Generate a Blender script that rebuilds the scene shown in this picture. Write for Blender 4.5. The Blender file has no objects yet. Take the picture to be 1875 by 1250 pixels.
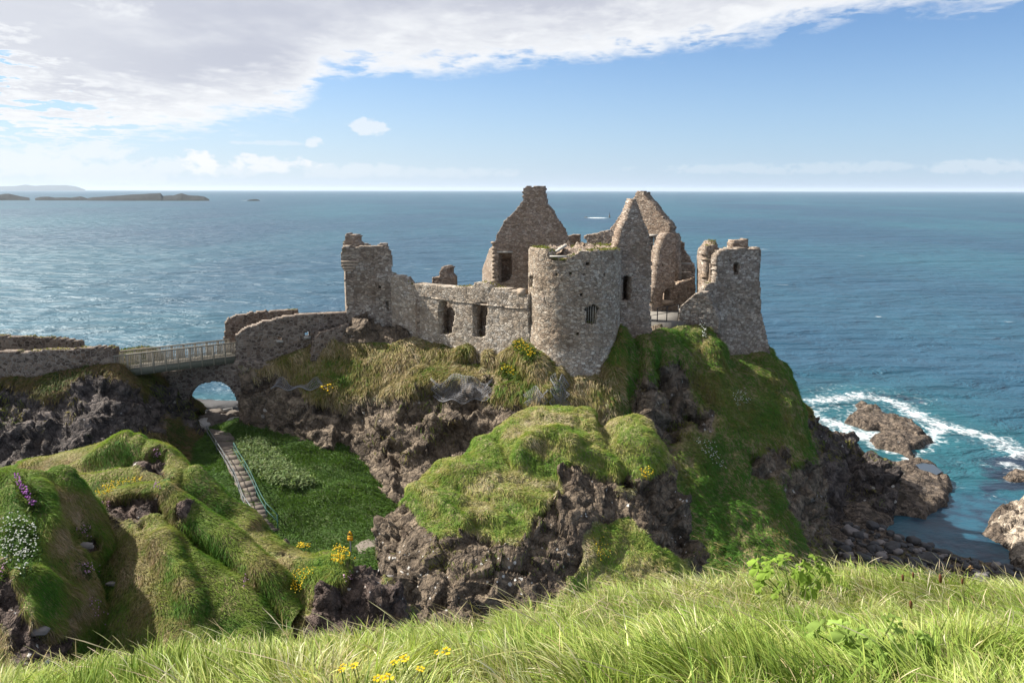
import bpy, bmesh, math, random
import numpy as np
from mathutils import Vector, Matrix
from mathutils.bvhtree import BVHTree

R_ = math.radians
random.seed(7)
RNG = np.random.default_rng(7)
scene = bpy.context.scene
COL = scene.collection

# ------------------------------------------------------------------ camera
CAM_H, F_PX, CX, CY = 38.0, 1458.0, 937.5, 625.0
PITCH = math.atan((CY - 348.5) / F_PX)
ROLL = 0.0016
_F = np.array([0, math.cos(PITCH), -math.sin(PITCH)])
_U0 = np.array([0, math.sin(PITCH), math.cos(PITCH)])
_R0 = np.array([1.0, 0, 0])
_R = _R0 * math.cos(ROLL) + _U0 * math.sin(ROLL)
_U = _U0 * math.cos(ROLL) - _R0 * math.sin(ROLL)
CAM = np.array([0, 0, CAM_H])
cam_data = bpy.data.cameras.new("camera")
cam_data.sensor_width = 36.0
cam_data.lens = F_PX / 1875.0 * 36.0
cam_data.clip_start = 0.1
cam_data.clip_end = 200000.0
cam = bpy.data.objects.new("camera", cam_data)
cam.matrix_world = Matrix(((_R[0], _U[0], -_F[0], 0), (_R[1], _U[1], -_F[1], 0), (_R[2], _U[2], -_F[2], CAM_H), (0, 0, 0, 1)))
COL.objects.link(cam)
scene.camera = cam

# ------------------------------------------------------------------ sun, exposure
SUN_AZ, SUN_EL = R_(-68), R_(41)          # azimuth from +Y towards +X
sun_data = bpy.data.lights.new("sun", "SUN")
sun_data.energy = 5.0
sun_data.angle = R_(0.5)
sun_data.color = (1.0, 0.95, 0.87)
sun = bpy.data.objects.new("sun", sun_data)
SDIR = Vector((math.sin(SUN_AZ) * math.cos(SUN_EL), math.cos(SUN_AZ) * math.cos(SUN_EL), math.sin(SUN_EL)))
sun.rotation_euler = SDIR.to_track_quat('Z', 'Y').to_euler()
sun.location = (-40, 20, 120)
COL.objects.link(sun)
scene.view_settings.view_transform = 'Standard'
scene.view_settings.look = 'None'
scene.view_settings.exposure = 1.2
scene.view_settings.gamma = 1.0
scene.render.engine = 'CYCLES'
scene.cycles.max_bounces = 5
scene.cycles.diffuse_bounces = 2
scene.cycles.glossy_bounces = 2
scene.cycles.transparent_max_bounces = 6
scene.cycles.sample_clamp_indirect = 5.0
scene.cycles.sample_clamp_direct = 4.0
scene.cycles.use_denoising = True
scene.cycles.denoiser = 'OPENIMAGEDENOISE'
scene.cycles.denoising_input_passes = 'RGB_ALBEDO_NORMAL'
scene.cycles.denoising_prefilter = 'ACCURATE'


# ------------------------------------------------------------------ node helper
class NT:
    def __init__(self, tree):
        self.t = tree
        tree.nodes.clear()

    def n(self, typ, ins=None, **props):
        nd = self.t.nodes.new(typ)
        for k, v in props.items():
            setattr(nd, k, v)
        for k, v in (ins or {}).items():
            self.put(nd.inputs[k], v)
        return nd

    def put(self, sock, v):
        if isinstance(v, bpy.types.NodeSocket):
            self.t.links.new(v, sock)
        elif v is not None:
            if isinstance(v, (tuple, list)) and sock.type == 'RGBA' and len(v) == 3:
                v = (*v, 1.0)
            sock.default_value = v

    def math(self, op, a, b=None, c=None, clamp=False):
        nd = self.t.nodes.new('ShaderNodeMath')
        nd.operation = op
        nd.use_clamp = clamp
        self.put(nd.inputs[0], a)
        self.put(nd.inputs[1], b)
        self.put(nd.inputs[2], c)
        return nd.outputs[0]

    def vmath(self, op, a, b=None, scale=None):
        nd = self.t.nodes.new('ShaderNodeVectorMath')
        nd.operation = op
        self.put(nd.inputs[0], a)
        self.put(nd.inputs[1], b)
        if scale is not None:
            self.put(nd.inputs['Scale'], scale)
        return nd.outputs[0]

    def mix(self, fac, a, b, blend='MIX'):
        nd = self.t.nodes.new('ShaderNodeMix')
        nd.data_type = 'RGBA'
        nd.blend_type = blend
        self.put(nd.inputs[0], fac)
        self.put(nd.inputs[6], a)
        self.put(nd.inputs[7], b)
        return nd.outputs[2]

    def smooth(self, v, lo, hi, a=0.0, b=1.0):
        nd = self.n('ShaderNodeMapRange', {0: v, 1: lo, 2: hi, 3: a, 4: b}, interpolation_type='SMOOTHSTEP')
        return nd.outputs[0]

    def noise(self, vec, scale, detail=4.0, rough=0.55, dist=0.0, out=0):
        return self.n('ShaderNodeTexNoise', {'Vector': vec, 'Scale': scale, 'Detail': detail, 'Roughness': rough, 'Distortion': dist}).outputs[out]

    def ramp(self, fac, stops):
        nd = self.n('ShaderNodeValToRGB', {0: fac})
        cr = nd.color_ramp
        while len(cr.elements) < len(stops):
            cr.elements.new(0.5)
        for e, (p, c) in zip(cr.elements, stops):
            e.position = p
            e.color = (*c, 1.0) if len(c) == 3 else c
        return nd.outputs[0]

    def attr(self, name, out='Fac'):
        return self.n('ShaderNodeAttribute', attribute_name=name).outputs[out]


# ------------------------------------------------------------------ world: Nishita sky with a cloud layer in it
def pix_dir(px, py):
    d = _F * F_PX + _R * (px - CX) + _U * (CY - py)
    return d / np.linalg.norm(d)


def az_el(px, py):
    d = pix_dir(px, py)
    return math.atan2(d[0], d[1]), math.asin(d[2])


world = bpy.data.worlds.new("World")
scene.world = world
world.use_nodes = True


def build_world():
    w = NT(world.node_tree)
    sky = w.n('ShaderNodeTexSky', sky_type='NISHITA', sun_disc=False, sun_elevation=SUN_EL, sun_rotation=SUN_AZ % (2 * math.pi),
              altitude=30.0, air_density=1.0, dust_density=0.15, ozone_density=4.0).outputs[0]
    d = w.n('ShaderNodeTexCoord').outputs['Generated']
    xyz = w.n('ShaderNodeSeparateXYZ', {0: d})
    az = w.math('ARCTAN2', xyz.outputs[0], xyz.outputs[1])
    el = w.math('ARCSINE', xyz.outputs[2])
    azn = w.math('MULTIPLY_ADD', az, 1 / 1.6, 0.5)          # -0.8 .. 0.8 rad
    # lower edge of the cloud deck, as elevation over azimuth
    pts = [(-1500, 330), (-200, 322), (60, 326), (200, 308), (300, 284), (420, 252), (540, 226), (610, 172), (680, 158), (850, 154), (1000, 146),
           (1130, 132), (1300, 106), (1400, 74), (1480, 58), (1600, 44), (1790, 18), (2100, -30), (2600, -160)]
    fc = w.n('ShaderNodeFloatCurve', {1: azn})
    cv = fc.mapping.curves[0]
    P_ = []
    for px, py in pts:
        a, e = az_el(px, py)
        P_.append((min(1, max(0, a / 1.6 + 0.5)), min(1, max(0.0, e * 2.0))))
    P_.sort()
    while len(cv.points) < len(P_):
        cv.points.new(0.5, 0.5)
    for c, p in zip(cv.points, P_):
        c.location = p
        c.handle_type = 'AUTO_CLAMPED'
    fc.mapping.use_clip = False
    fc.mapping.update()
    edge = w.math('MULTIPLY', fc.outputs[0], 0.5)
    # coordinates on a flat cloud layer: far clouds get flatter and smaller
    zz = w.math('MAXIMUM', w.math('ADD', xyz.outputs[2], 0.075), 0.02)
    pl = w.vmath('DIVIDE', d, w.n('ShaderNodeCombineXYZ', {0: zz, 1: zz, 2: 1.0}).outputs[0])
    pl = w.vmath('MULTIPLY', pl, (1.0, 0.75, 4.0))
    n1 = w.noise(pl, 1.15, 9.0, 0.6, 0.25)
    n2 = w.noise(w.vmath('ADD', pl, (5.2, 1.3, 0)), 4.4, 8.0, 0.62, 0.2)
    n3 = w.noise(w.vmath('MULTIPLY', d, (26.0, 26.0, 60.0)), 1.0, 8.0, 0.6)
    n4 = w.noise(w.vmath('MULTIPLY', d, (46.0, 46.0, 80.0)), 1.0, 9.0, 0.62, 0.3)
    dep = w.math('SUBTRACT', el, edge)
    left = w.smooth(az, -0.62, -0.24, 1.0, 0.0)
    low = w.smooth(el, 0.03, 0.17, 1.0, 0.0)
    wis = w.math('MULTIPLY', left, w.math('MULTIPLY', low, 0.055))
    body = w.math('MULTIPLY_ADD', w.math('SUBTRACT', n1, 0.5), 0.075, dep)
    body = w.math('MULTIPLY_ADD', w.math('SUBTRACT', n2, 0.5), w.math('MULTIPLY_ADD', left, 0.15, 0.05), body)
    body = w.math('MULTIPLY_ADD', w.math('SUBTRACT', n3, 0.5), 0.032, body)
    body = w.math('SUBTRACT', body, w.math('MULTIPLY', wis, 0.35))
    # a hole of blue near the top left
    ha, he = az_el(215, 10)
    hole = w.math('ADD', w.math('POWER', w.math('DIVIDE', w.math('SUBTRACT', az, ha), 0.055), 2.0), w.math('POWER', w.math('DIVIDE', w.math('SUBTRACT', el, he), 0.016), 2.0))
    ragged = w.math('MULTIPLY_ADD', w.math('SUBTRACT', n4, 0.5), 5.0, w.math('MULTIPLY', w.math('SUBTRACT', n2, 0.5), 4.0))
    hole = w.math('MULTIPLY', w.smooth(w.math('MULTIPLY_ADD', ragged, 0.35, hole), -0.8, 1.8, 1.0, 0.0), 0.13)
    hb, hf = az_el(25, 130)
    hole2 = w.math('ADD', w.math('POWER', w.math('DIVIDE', w.math('SUBTRACT', az, hb), 0.045), 2.0), w.math('POWER', w.math('DIVIDE', w.math('SUBTRACT', el, hf), 0.013), 2.0))
    hole2 = w.math('MULTIPLY', w.smooth(w.math('MULTIPLY_ADD', ragged, 0.35, hole2), -0.8, 1.8, 1.0, 0.0), 0.05)
    body = w.math('SUBTRACT', body, w.math('ADD', hole, hole2))
    body = w.math('SUBTRACT', body, w.math('MULTIPLY', w.smooth(az, -0.62, -0.36, 1.0, 0.15), w.math('MULTIPLY', w.smooth(n2, 0.47, 0.66), 0.17)))
    dens = w.smooth(body, 0.0, 0.03)
    # separate small cumulus
    for (px, py, rx, ry, amp) in ((374, 298, 30, 20, 1.0), (490, 300, 70, 15, 0.85), (640, 312, 120, 12, 0.35), (672, 232, 34, 14, 0.6), (574, 262, 14, 9, 0.6),
                                  (800, 316, 160, 9, 0.25), (1480, 308, 260, 9, 0.22), (1820, 305, 90, 12, 0.3), (220, 318, 110, 22, 0.5), (60, 296, 90, 20, 0.6), (165, 276, 60, 16, 0.6), (300, 302, 46, 12, 0.5), (420, 312, 60, 12, 0.5), (490, 262, 60, 4, 0.3)):
        a, e = az_el(px, py)
        q = w.math('ADD', w.math('POWER', w.math('DIVIDE', w.math('SUBTRACT', az, a), rx / F_PX), 2.0),
                   w.math('POWER', w.math('DIVIDE', w.math('SUBTRACT', el, e), ry / F_PX), 2.0))
        q = w.math('MULTIPLY_ADD', w.math('SUBTRACT', n4, 0.5), -6.0, q)
        q = w.smooth(q, 0.35, 1.35, amp, 0.0)
        dens = w.math('MAXIMUM', dens, q)
    dens = w.math('MULTIPLY', dens, w.smooth(el, 0.0, 0.03, 0.35, 0.97))
    # lit edges, grey bellies
    thick = w.smooth(w.math('MULTIPLY_ADD', w.math('SUBTRACT', n2, 0.5), 0.075, w.math('SUBTRACT', body, w.math('MULTIPLY', left, 0.012))), 0.012, 0.085)
    thick = w.math('MULTIPLY', thick, w.math('MULTIPLY', w.smooth(n1, 0.28, 0.55, 0.45, 1.0), w.smooth(az, -0.56, -0.30, 0.65, 1.0)))
    ccol = w.mix(thick, (8.5, 8.6, 8.75), (5.2, 5.4, 6.15))
    # pale air towards the horizon, stronger to the left
    tint = w.mix(1.0, sky, (0.88, 1.0, 1.16), 'MULTIPLY')
    base = w.mix(w.math('MULTIPLY', w.smooth(el, -0.06, 0.21, 1.0, 0.0), w.smooth(az, -0.65, 0.6, 0.85, 0.72)), tint, w.mix(w.smooth(az, -0.6, 0.5), (6.3, 7.1, 8.3), (4.0, 5.5, 7.9)))
    col = w.mix(dens, base, ccol)
    bg = w.n('ShaderNodeBackground', {'Color': col, 'Strength': 0.05})
    out = w.n('ShaderNodeOutputWorld')
    w.t.links.new(bg.outputs[0], out.inputs[0])


build_world()


# ------------------------------------------------------------------ pixel -> place helpers
def ray(px, py):
    return _F * F_PX + _R * (px - CX) + _U * (CY - py)


def P(px, py, Y):
    d = ray(px, py)
    return CAM + d * (Y / d[1])


def PZ(px, py, z):
    d = ray(px, py)
    return CAM + d * ((z - CAM_H) / d[2])


def on_plane(px, py, A, B):
    """ray through a pixel onto the vertical plane through the plan points A, B -> (distance along AB, z)"""
    d = ray(px, py)
    t = np.array([B[0] - A[0], B[1] - A[1]])
    L = np.linalg.norm(t)
    t = t / L
    nrm = np.array([t[1], -t[0]])
    k = (nrm @ np.array(A[:2])) / (nrm @ d[:2])
    p = CAM + d * k
    return (p[:2] - np.array(A[:2])) @ t, p[2]


# ------------------------------------------------------------------ numpy noise
def _h(ix, iy, iz, s):
    h = (ix.astype(np.int64) * 374761393 + iy.astype(np.int64) * 668265263 + iz.astype(np.int64) * 2147483647 + s * 974634777) & 0xFFFFFFFF
    h = ((h ^ (h >> 13)) * 1274126177) & 0xFFFFFFFF
    h = ((h ^ (h >> 16)) * 2246822519) & 0xFFFFFFFF
    h = h ^ (h >> 15)
    return (h & 0xFFFFFF).astype(np.float64) / 16777216.0


def vnoise(p, scale, seed=0):
    q = np.asarray(p, float) / scale
    i = np.floor(q)
    f = q - i
    f = f * f * f * (f * (f * 6 - 15) + 10)
    i = i.astype(np.int64)
    r = 0
    for dx in (0, 1):
        wx = f[..., 0] if dx else 1 - f[..., 0]
        for dy in (0, 1):
            wy = f[..., 1] if dy else 1 - f[..., 1]
            for dz in (0, 1):
                wz = f[..., 2] if dz else 1 - f[..., 2]
                r = r + wx * wy * wz * _h(i[..., 0] + dx, i[..., 1] + dy, i[..., 2] + dz, seed)
    return r


def fbm(p, scale, octv=4, seed=0, gain=0.5):
    a, t, r = 1.0, 0.0, 0.0
    for k in range(octv):
        r = r + a * (vnoise(p, scale, seed + 17 * k) - 0.5)
        t += a
        a *= gain
        scale *= 0.5
    return r / t * 2.0            # about -1..1


def blocks(p, scale, seed=0):
    """fractured-rock relief: each Worley cell is a tilted facet; returns offset in units of scale, and F1"""
    q = np.asarray(p, float) / scale
    i = np.floor(q).astype(np.int64)
    best = np.full(q.shape[:-1], 9e9)
    off = np.zeros(q.shape[:-1])
    for dx in (-1, 0, 1):
        for dy in (-1, 0, 1):
            for dz in (-1, 0, 1):
                c = (i[..., 0] + dx, i[..., 1] + dy, i[..., 2] + dz)
                h1, h2, h3 = _h(*c, seed), _h(*c, seed + 1), _h(*c, seed + 2)
                v0, v1, v2 = q[..., 0] - c[0] - h1, q[..., 1] - c[1] - h2, q[..., 2] - c[2] - h3
                d = v0 * v0 + v1 * v1 + v2 * v2
                o = (_h(*c, seed + 3) - 0.5) + ((h2 - 0.5) * v0 + (h3 - 0.5) * v1 + (h1 - 0.5) * v2) * 1.3
                m = d < best
                best = np.where(m, d, best)
                off = np.where(m, o, off)
    return off, np.sqrt(best)


def sstep(x, a, b):
    t = np.clip((x - a) / (b - a), 0, 1)
    return t * t * (3 - 2 * t)


# ------------------------------------------------------------------ object helpers
def tag(o, label=None, cat=None, group=None, kind=None):
    for k, v in (('label', label), ('category', cat), ('group', group), ('kind', kind)):
        if v:
            o[k] = v
    return o


def empty(name, loc, label=None, cat=None, group=None, kind=None):
    o = bpy.data.objects.new(name, None)
    o.empty_display_size = 0.3
    o.location = [float(c) for c in loc]
    COL.objects.link(o)
    return tag(o, label, cat, group, kind)


def mesh_np(name, V, Q=None, T=None, mat=None, parent=None, origin=None, attrs=None, cols=None, smooth=False):
    """one mesh object from numpy arrays (world coordinates); origin = world point of its local origin"""
    V = np.asarray(V, np.float64).reshape(-1, 3)
    Q = np.zeros((0, 4), np.int64) if Q is None else np.asarray(Q, np.int64).reshape(-1, 4)
    T = np.zeros((0, 3), np.int64) if T is None else np.asarray(T, np.int64).reshape(-1, 3)
    if parent is not None:
        org = WLOC(parent)
    else:
        org = np.zeros(3) if origin is None else np.asarray(origin, float)
    me = bpy.data.meshes.new(name)
    me.vertices.add(len(V))
    me.vertices.foreach_set('co', (V - org).astype(np.float32).ravel())
    nl = len(Q) * 4 + len(T) * 3
    me.loops.add(nl)
    me.loops.foreach_set('vertex_index', np.concatenate([Q.ravel(), T.ravel()]).astype(np.int32))
    me.polygons.add(len(Q) + len(T))
    ls = np.concatenate([np.arange(len(Q)) * 4, len(Q) * 4 + np.arange(len(T)) * 3]).astype(np.int32)
    me.polygons.foreach_set('loop_start', ls)
    me.update(calc_edges=True)
    if smooth:
        me.polygons.foreach_set('use_smooth', np.ones(len(Q) + len(T), bool))
    for k, a in (attrs or {}).items():
        me.attributes.new(k, 'FLOAT', 'POINT').data.foreach_set('value', np.asarray(a, np.float32).ravel())
    for k, a in (cols or {}).items():
        a = np.asarray(a, np.float32).reshape(-1, 3)
        a = np.concatenate([a, np.ones((len(a), 1), np.float32)], 1)
        me.attributes.new(k, 'FLOAT_COLOR', 'POINT').data.foreach_set('color', a.ravel())
    if mat:
        me.materials.append(mat)
    o = bpy.data.objects.new(name, me)
    COL.objects.link(o)
    if parent is not None:
        o.parent = parent
    else:
        o.location = org.tolist()
    return o


def WLOC(o):
    """world position of an unrotated, unscaled object chain"""
    v = np.zeros(3)
    while o is not None:
        v = v + np.array(o.location)
        o = o.parent
    return v


class MB:
    """collects boxes, bars and tubes into one mesh"""

    def __init__(self):
        self.V, self.Q, self.T, self.n = [], [], [], 0

    def add(self, V, Q=None, T=None):
        V = np.asarray(V, float).reshape(-1, 3)
        self.V.append(V)
        if Q is not None and len(Q):
            self.Q.append(np.asarray(Q, np.int64).reshape(-1, 4) + self.n)
        if T is not None and len(T):
            self.T.append(np.asarray(T, np.int64).reshape(-1, 3) + self.n)
        self.n += len(V)
        return self

    def box(self, c, ax, ay, az):
        """box around c with half-axis vectors"""
        c, ax, ay, az = (np.asarray(v, float) for v in (c, ax, ay, az))
        V = [c + sx * ax + sy * ay + sz * az for sx in (-1, 1) for sy in (-1, 1) for sz in (-1, 1)]
        return self.add(V, [(0, 1, 3, 2), (4, 6, 7, 5), (0, 4, 5, 1), (2, 3, 7, 6), (0, 2, 6, 4), (1, 5, 7, 3)])

    def bar(self, a, b, w, h):
        """rectangular bar from a to b, w across, h upright"""
        a, b = np.asarray(a, float), np.asarray(b, float)
        t = (b - a)
        L = np.linalg.norm(t)
        t = t / L
        s = np.cross(t, [0, 0, 1.0])
        if np.linalg.norm(s) < 1e-4:
            s = np.array([1.0, 0, 0])
        s = s / np.linalg.norm(s)
        u = np.cross(s, t)
        return self.box((a + b) / 2, t * L / 2, s * w / 2, u * h / 2)

    def tube(self, pts, r, seg=6):
        pts = np.asarray(pts, float)
        rr = np.full(len(pts), r) if np.isscalar(r) else np.asarray(r, float)
        base = []
        for k in range(len(pts)):
            t = pts[min(k + 1, len(pts) - 1)] - pts[max(k - 1, 0)]
            t = t / (np.linalg.norm(t) + 1e-9)
            s = np.cross(t, [0.1, 0.2, 1.0]) if abs(t[2]) < 0.95 else np.cross(t, [1.0, 0, 0])
            s = s / np.linalg.norm(s)
            u = np.cross(s, t)
            a = np.arange(seg) / seg * 2 * math.pi
            base.append(pts[k] + rr[k] * (np.cos(a)[:, None] * s + np.sin(a)[:, None] * u))
        V = np.concatenate(base)
        Q = [(k * seg + j, k * seg + (j + 1) % seg, (k + 1) * seg + (j + 1) % seg, (k + 1) * seg + j) for k in range(len(pts) - 1) for j in range(seg)]
        n = len(V)
        V = np.concatenate([V, pts[:1], pts[-1:]])
        T = [(n, (j + 1) % seg, j) for j in range(seg)] + [(n + 1, (len(pts) - 1) * seg + j, (len(pts) - 1) * seg + (j + 1) % seg) for j in range(seg)]
        return self.add(V, Q, T)

    def build(self, name, mat, parent=None, origin=None, smooth=False):
        return mesh_np(name, np.concatenate(self.V), np.concatenate(self.Q) if self.Q else None, np.concatenate(self.T) if self.T else None,
                       mat, parent, origin, smooth=smooth)


# ------------------------------------------------------------------ materials
def new_mat(name):
    m = bpy.data.materials.new(name)
    m.use_nodes = True
    return m, NT(m.node_tree)


def finish(nt, col, rough=0.9, normal=None, spec=0.25, **extra):
    b = nt.n('ShaderNodeBsdfPrincipled', {'Base Color': col, 'Roughness': rough, 'Specular IOR Level': spec})
    if normal is not None:
        nt.put(b.inputs['Normal'], normal)
    for k, v in extra.items():
        nt.put(b.inputs[k], v)
    o = nt.n('ShaderNodeOutputMaterial')
    nt.t.links.new(b.outputs[0], o.inputs[0])
    return b


def bump(nt, h, strength, dist):
    return nt.n('ShaderNodeBump', {'Height': h, 'Strength': strength, 'Distance': dist}).outputs[0]


def stone_mat(name, a, b, c, mortar, scale=2.4, flat=1.7, lichen=0.3, mort_w=0.06, dark=0.5, pale_below=None):
    """rubble masonry: irregular flat stones of three colours in rough mortar, lichen and dark weathering"""
    m, nt = new_mat(name)
    geo = nt.n('ShaderNodeNewGeometry').outputs['Position']
    wob = nt.vmath('SUBTRACT', nt.noise(geo, 1.3, 3.0, out=1), (0.5, 0.5, 0.5))
    v = nt.vmath('ADD', geo, nt.vmath('SCALE', wob, scale=0.35))
    v = nt.vmath('MULTIPLY', v, (1.0, 1.0, flat))
    vor = nt.n('ShaderNodeTexVoronoi', {'Vector': v, 'Scale': scale, 'Randomness': 0.9}, feature='F1')
    edge = nt.n('ShaderNodeTexVoronoi', {'Vector': v, 'Scale': scale, 'Randomness': 0.9}, feature='DISTANCE_TO_EDGE').outputs[0]
    sep = nt.n('ShaderNodeSeparateColor', {0: vor.outputs['Color']})
    r1, r2, r3 = sep.outputs
    col = nt.mix(nt.smooth(r1, 0.35, 0.65), a, b)
    col = nt.mix(nt.smooth(r2, 0.62, 0.75), col, c)
    col = nt.mix(1.0, col, nt.n('ShaderNodeCombineColor', {0: nt.math('MULTIPLY_ADD', r3, 0.5, 0.75), 1: nt.math('MULTIPLY_ADD', r3, 0.49, 0.755), 2: nt.math('MULTIPLY_ADD', r3, 0.47, 0.765)}).outputs[0], 'MULTIPLY')
    zone = nt.noise(nt.vmath('MULTIPLY', geo, (1.0, 1.0, 1.6)), 0.22, 4.0, 0.6, 0.3)
    col = nt.mix(1.0, col, nt.ramp(zone, [(0.34, (0.86, 0.80, 0.73)), (0.5, (1.0, 0.985, 0.955)), (0.66, (1.13, 1.16, 1.19))]), 'MULTIPLY')
    if pale_below is not None:      # the limewashed, greyer masonry of the tower's flared foot
        zz = nt.math('MULTIPLY_ADD', nt.math('SUBTRACT', nt.noise(geo, 0.5, 3.0), 0.5), 2.2, nt.n('ShaderNodeSeparateXYZ', {0: geo}).outputs[2])
        col = nt.mix(nt.smooth(zz, pale_below - 0.7, pale_below + 0.5, 0.6, 0.0), col, nt.mix(1.0, col, (1.28, 1.38, 1.5), 'MULTIPLY'))
    fine = nt.noise(geo, 9.0, 5.0, 0.65)
    mf = nt.smooth(nt.math('MULTIPLY_ADD', nt.math('SUBTRACT', fine, 0.5), 0.09, edge), mort_w * 0.4, mort_w * 1.5, 1.0, 0.0)
    col = nt.mix(nt.math('MULTIPLY', mf, 0.8), col, mortar)
    # deep open joints here and there
    big = nt.noise(geo, 0.55, 4.0, 0.6)
    hole = nt.math('MULTIPLY', nt.smooth(edge, 0.0, mort_w * 0.9, 1.0, 0.0), nt.smooth(nt.noise(geo, 1.7, 3.0), 0.47, 0.62))
    col = nt.mix(nt.math('MULTIPLY', hole, dark), col, (0.03, 0.024, 0.02))
    col = nt.mix(nt.smooth(big, 0.5, 0.72, 0.0, 0.45), col, nt.mix(1.0, col, (0.52, 0.5, 0.48), 'MULTIPLY'))
    lic = nt.smooth(nt.noise(geo, 3.1, 6.0, 0.7), 0.60, 0.70)
    col = nt.mix(nt.math('MULTIPLY', lic, lichen), col, (0.46, 0.44, 0.38))
    mos = nt.math('MULTIPLY', nt.smooth(nt.noise(geo, 0.9, 5.0, 0.7), 0.60, 0.74), nt.smooth(fine, 0.4, 0.6))
    col = nt.mix(nt.math('MULTIPLY', mos, 0.5), col, (0.16, 0.15, 0.055))
    col = nt.mix(1.0, col, nt.ramp(fine, [(0.25, (0.68, 0.68, 0.68)), (0.75, (1.25, 1.25, 1.25))]), 'MULTIPLY')
    h = nt.math('MULTIPLY_ADD', nt.smooth(edge, 0.0, 0.16), 0.7, nt.math('MULTIPLY', fine, 0.4))
    h = nt.math('MULTIPLY_ADD', r2, 0.55, h)
    finish(nt, col, 0.93, bump(nt, h, 0.8, 0.085), 0.15)
    return m


def terrain_mat(name, rock=((0.052, 0.043, 0.037), (0.13, 0.105, 0.088)), green=((0.035, 0.062, 0.012), (0.085, 0.125, 0.02)), dry=(0.19, 0.15, 0.075), lichen=0.5, dryness=0.5, scale=1.0, lic_scale=3.0, earth=(0.078, 0.059, 0.044)):
    """broken basalt and turf, mixed by the attribute 'grass'"""
    m, nt = new_mat(name)
    geo = nt.n('ShaderNodeNewGeometry').outputs['Position']
    gv = nt.vmath('SCALE', geo, scale=scale)
    n1 = nt.noise(gv, 0.35, 6.0, 0.65, 0.4)
    n2 = nt.noise(gv, 1.6, 6.0, 0.7, 0.3)
    n3 = nt.noise(gv, 7.0, 5.0, 0.65)
    rc = nt.mix(nt.smooth(n2, 0.36, 0.66), rock[0], rock[1])
    rc = nt.mix(nt.smooth(n1, 0.52, 0.68, 0.0, 0.75), rc, earth)
    v = nt.vmath('ADD', gv, nt.vmath('SCALE', nt.vmath('SUBTRACT', nt.noise(gv, 1.1, 4.0, out=1), (0.5, 0.5, 0.5)), scale=0.9))
    ed = nt.n('ShaderNodeTexVoronoi', {'Vector': v, 'Scale': 1.05}, feature='DISTANCE_TO_EDGE').outputs[0]
    ed2 = nt.n('ShaderNodeTexVoronoi', {'Vector': v, 'Scale': 3.4}, feature='DISTANCE_TO_EDGE').outputs[0]
    cellc = nt.n('ShaderNodeTexVoronoi', {'Vector': v, 'Scale': 1.9}, feature='F1')
    rv = nt.n('ShaderNodeSeparateColor', {0: cellc.outputs['Color']}).outputs[0]
    rc = nt.mix(1.0, rc, nt.ramp(rv, [(0.0, (0.62, 0.6, 0.6)), (1.0, (1.45, 1.4, 1.36))]), 'MULTIPLY')
    rc = nt.mix(nt.smooth(ed2, 0.0, 0.04, 0.4, 0.0), rc, (0.018, 0.015, 0.013))
    rc = nt.mix(nt.smooth(ed, 0.0, 0.03, 0.6, 0.0), rc, (0.014, 0.012, 0.011))
    # crusts of white lichen: sharp small spots, gathered in places
    ls = nt.n('ShaderNodeTexVoronoi', {'Vector': nt.vmath('ADD', geo, nt.vmath('SCALE', nt.noise(geo, lic_scale * 1.5, 3.0, out=1), scale=0.5 / lic_scale)), 'Scale': lic_scale}, feature='F1')
    lrnd = nt.n('ShaderNodeSeparateColor', {0: ls.outputs['Color']})
    rad = nt.math('MULTIPLY', nt.smooth(lrnd.outputs[0], 0.55, 1.0, 0.0, 0.42), nt.smooth(nt.noise(gv, 0.45, 3.0), 0.42, 0.66))
    lf = nt.smooth(nt.math('SUBTRACT', ls.outputs['Distance'], rad), -0.04, 0.03, 1.0, 0.0)
    rc = nt.mix(nt.math('MULTIPLY', lf, lichen), rc, (0.70, 0.68, 0.63))
    # turf
    g = nt.mix(nt.smooth(n2, 0.35, 0.65), green[0], green[1])
    df = nt.math('MULTIPLY', nt.smooth(nt.math('MULTIPLY_ADD', n3, 0.35, n1), 0.66 - 0.22 * dryness, 0.82 - 0.2 * dryness), min(1.0, dryness * 1.5))
    g = nt.mix(df, g, dry)
    g = nt.mix(1.0, g, nt.ramp(n3, [(0.3, (0.6, 0.6, 0.6)), (0.7, (1.3, 1.3, 1.3))]), 'MULTIPLY')
    ga = nt.attr('grass')
    gf = nt.smooth(nt.math('MULTIPLY_ADD', nt.math('SUBTRACT', n3, 0.5), 0.5, ga), 0.40, 0.60)
    col = nt.mix(gf, rc, g)
    h = nt.math('MULTIPLY_ADD', nt.smooth(ed, 0.0, 0.12), 0.5, nt.math('MULTIPLY', n2, 0.9))
    h = nt.math('MULTIPLY_ADD', nt.smooth(ed2, 0.0, 0.12), 0.22, h)
    h = nt.math('MULTIPLY_ADD', n3, 0.22, h)
    h = nt.math('MULTIPLY_ADD', rv, 0.25, h)
    finish(nt, col, 0.9, bump(nt, h, 0.85, 0.30 / scale), 0.2)
    return m


def blade_mat(name, trans=0.35, rough=0.72):
    """leaf and grass blades: colour of each blade from its attribute 'col', some light passes through"""
    m, nt = new_mat(name)
    c = nt.attr('col', 'Color')
    d = nt.n('ShaderNodeBsdfPrincipled', {'Base Color': c, 'Roughness': rough, 'Specular IOR Level': 0.13})
    t = nt.n('ShaderNodeBsdfTranslucent', {'Color': nt.mix(1.0, c, (1.0, 1.05, 0.6), 'MULTIPLY')})
    mx = nt.n('ShaderNodeMixShader', {0: trans, 1: d.outputs[0], 2: t.outputs[0]})
    o = nt.n('ShaderNodeOutputMaterial')
    nt.t.links.new(mx.outputs[0], o.inputs[0])
    return m


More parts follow.
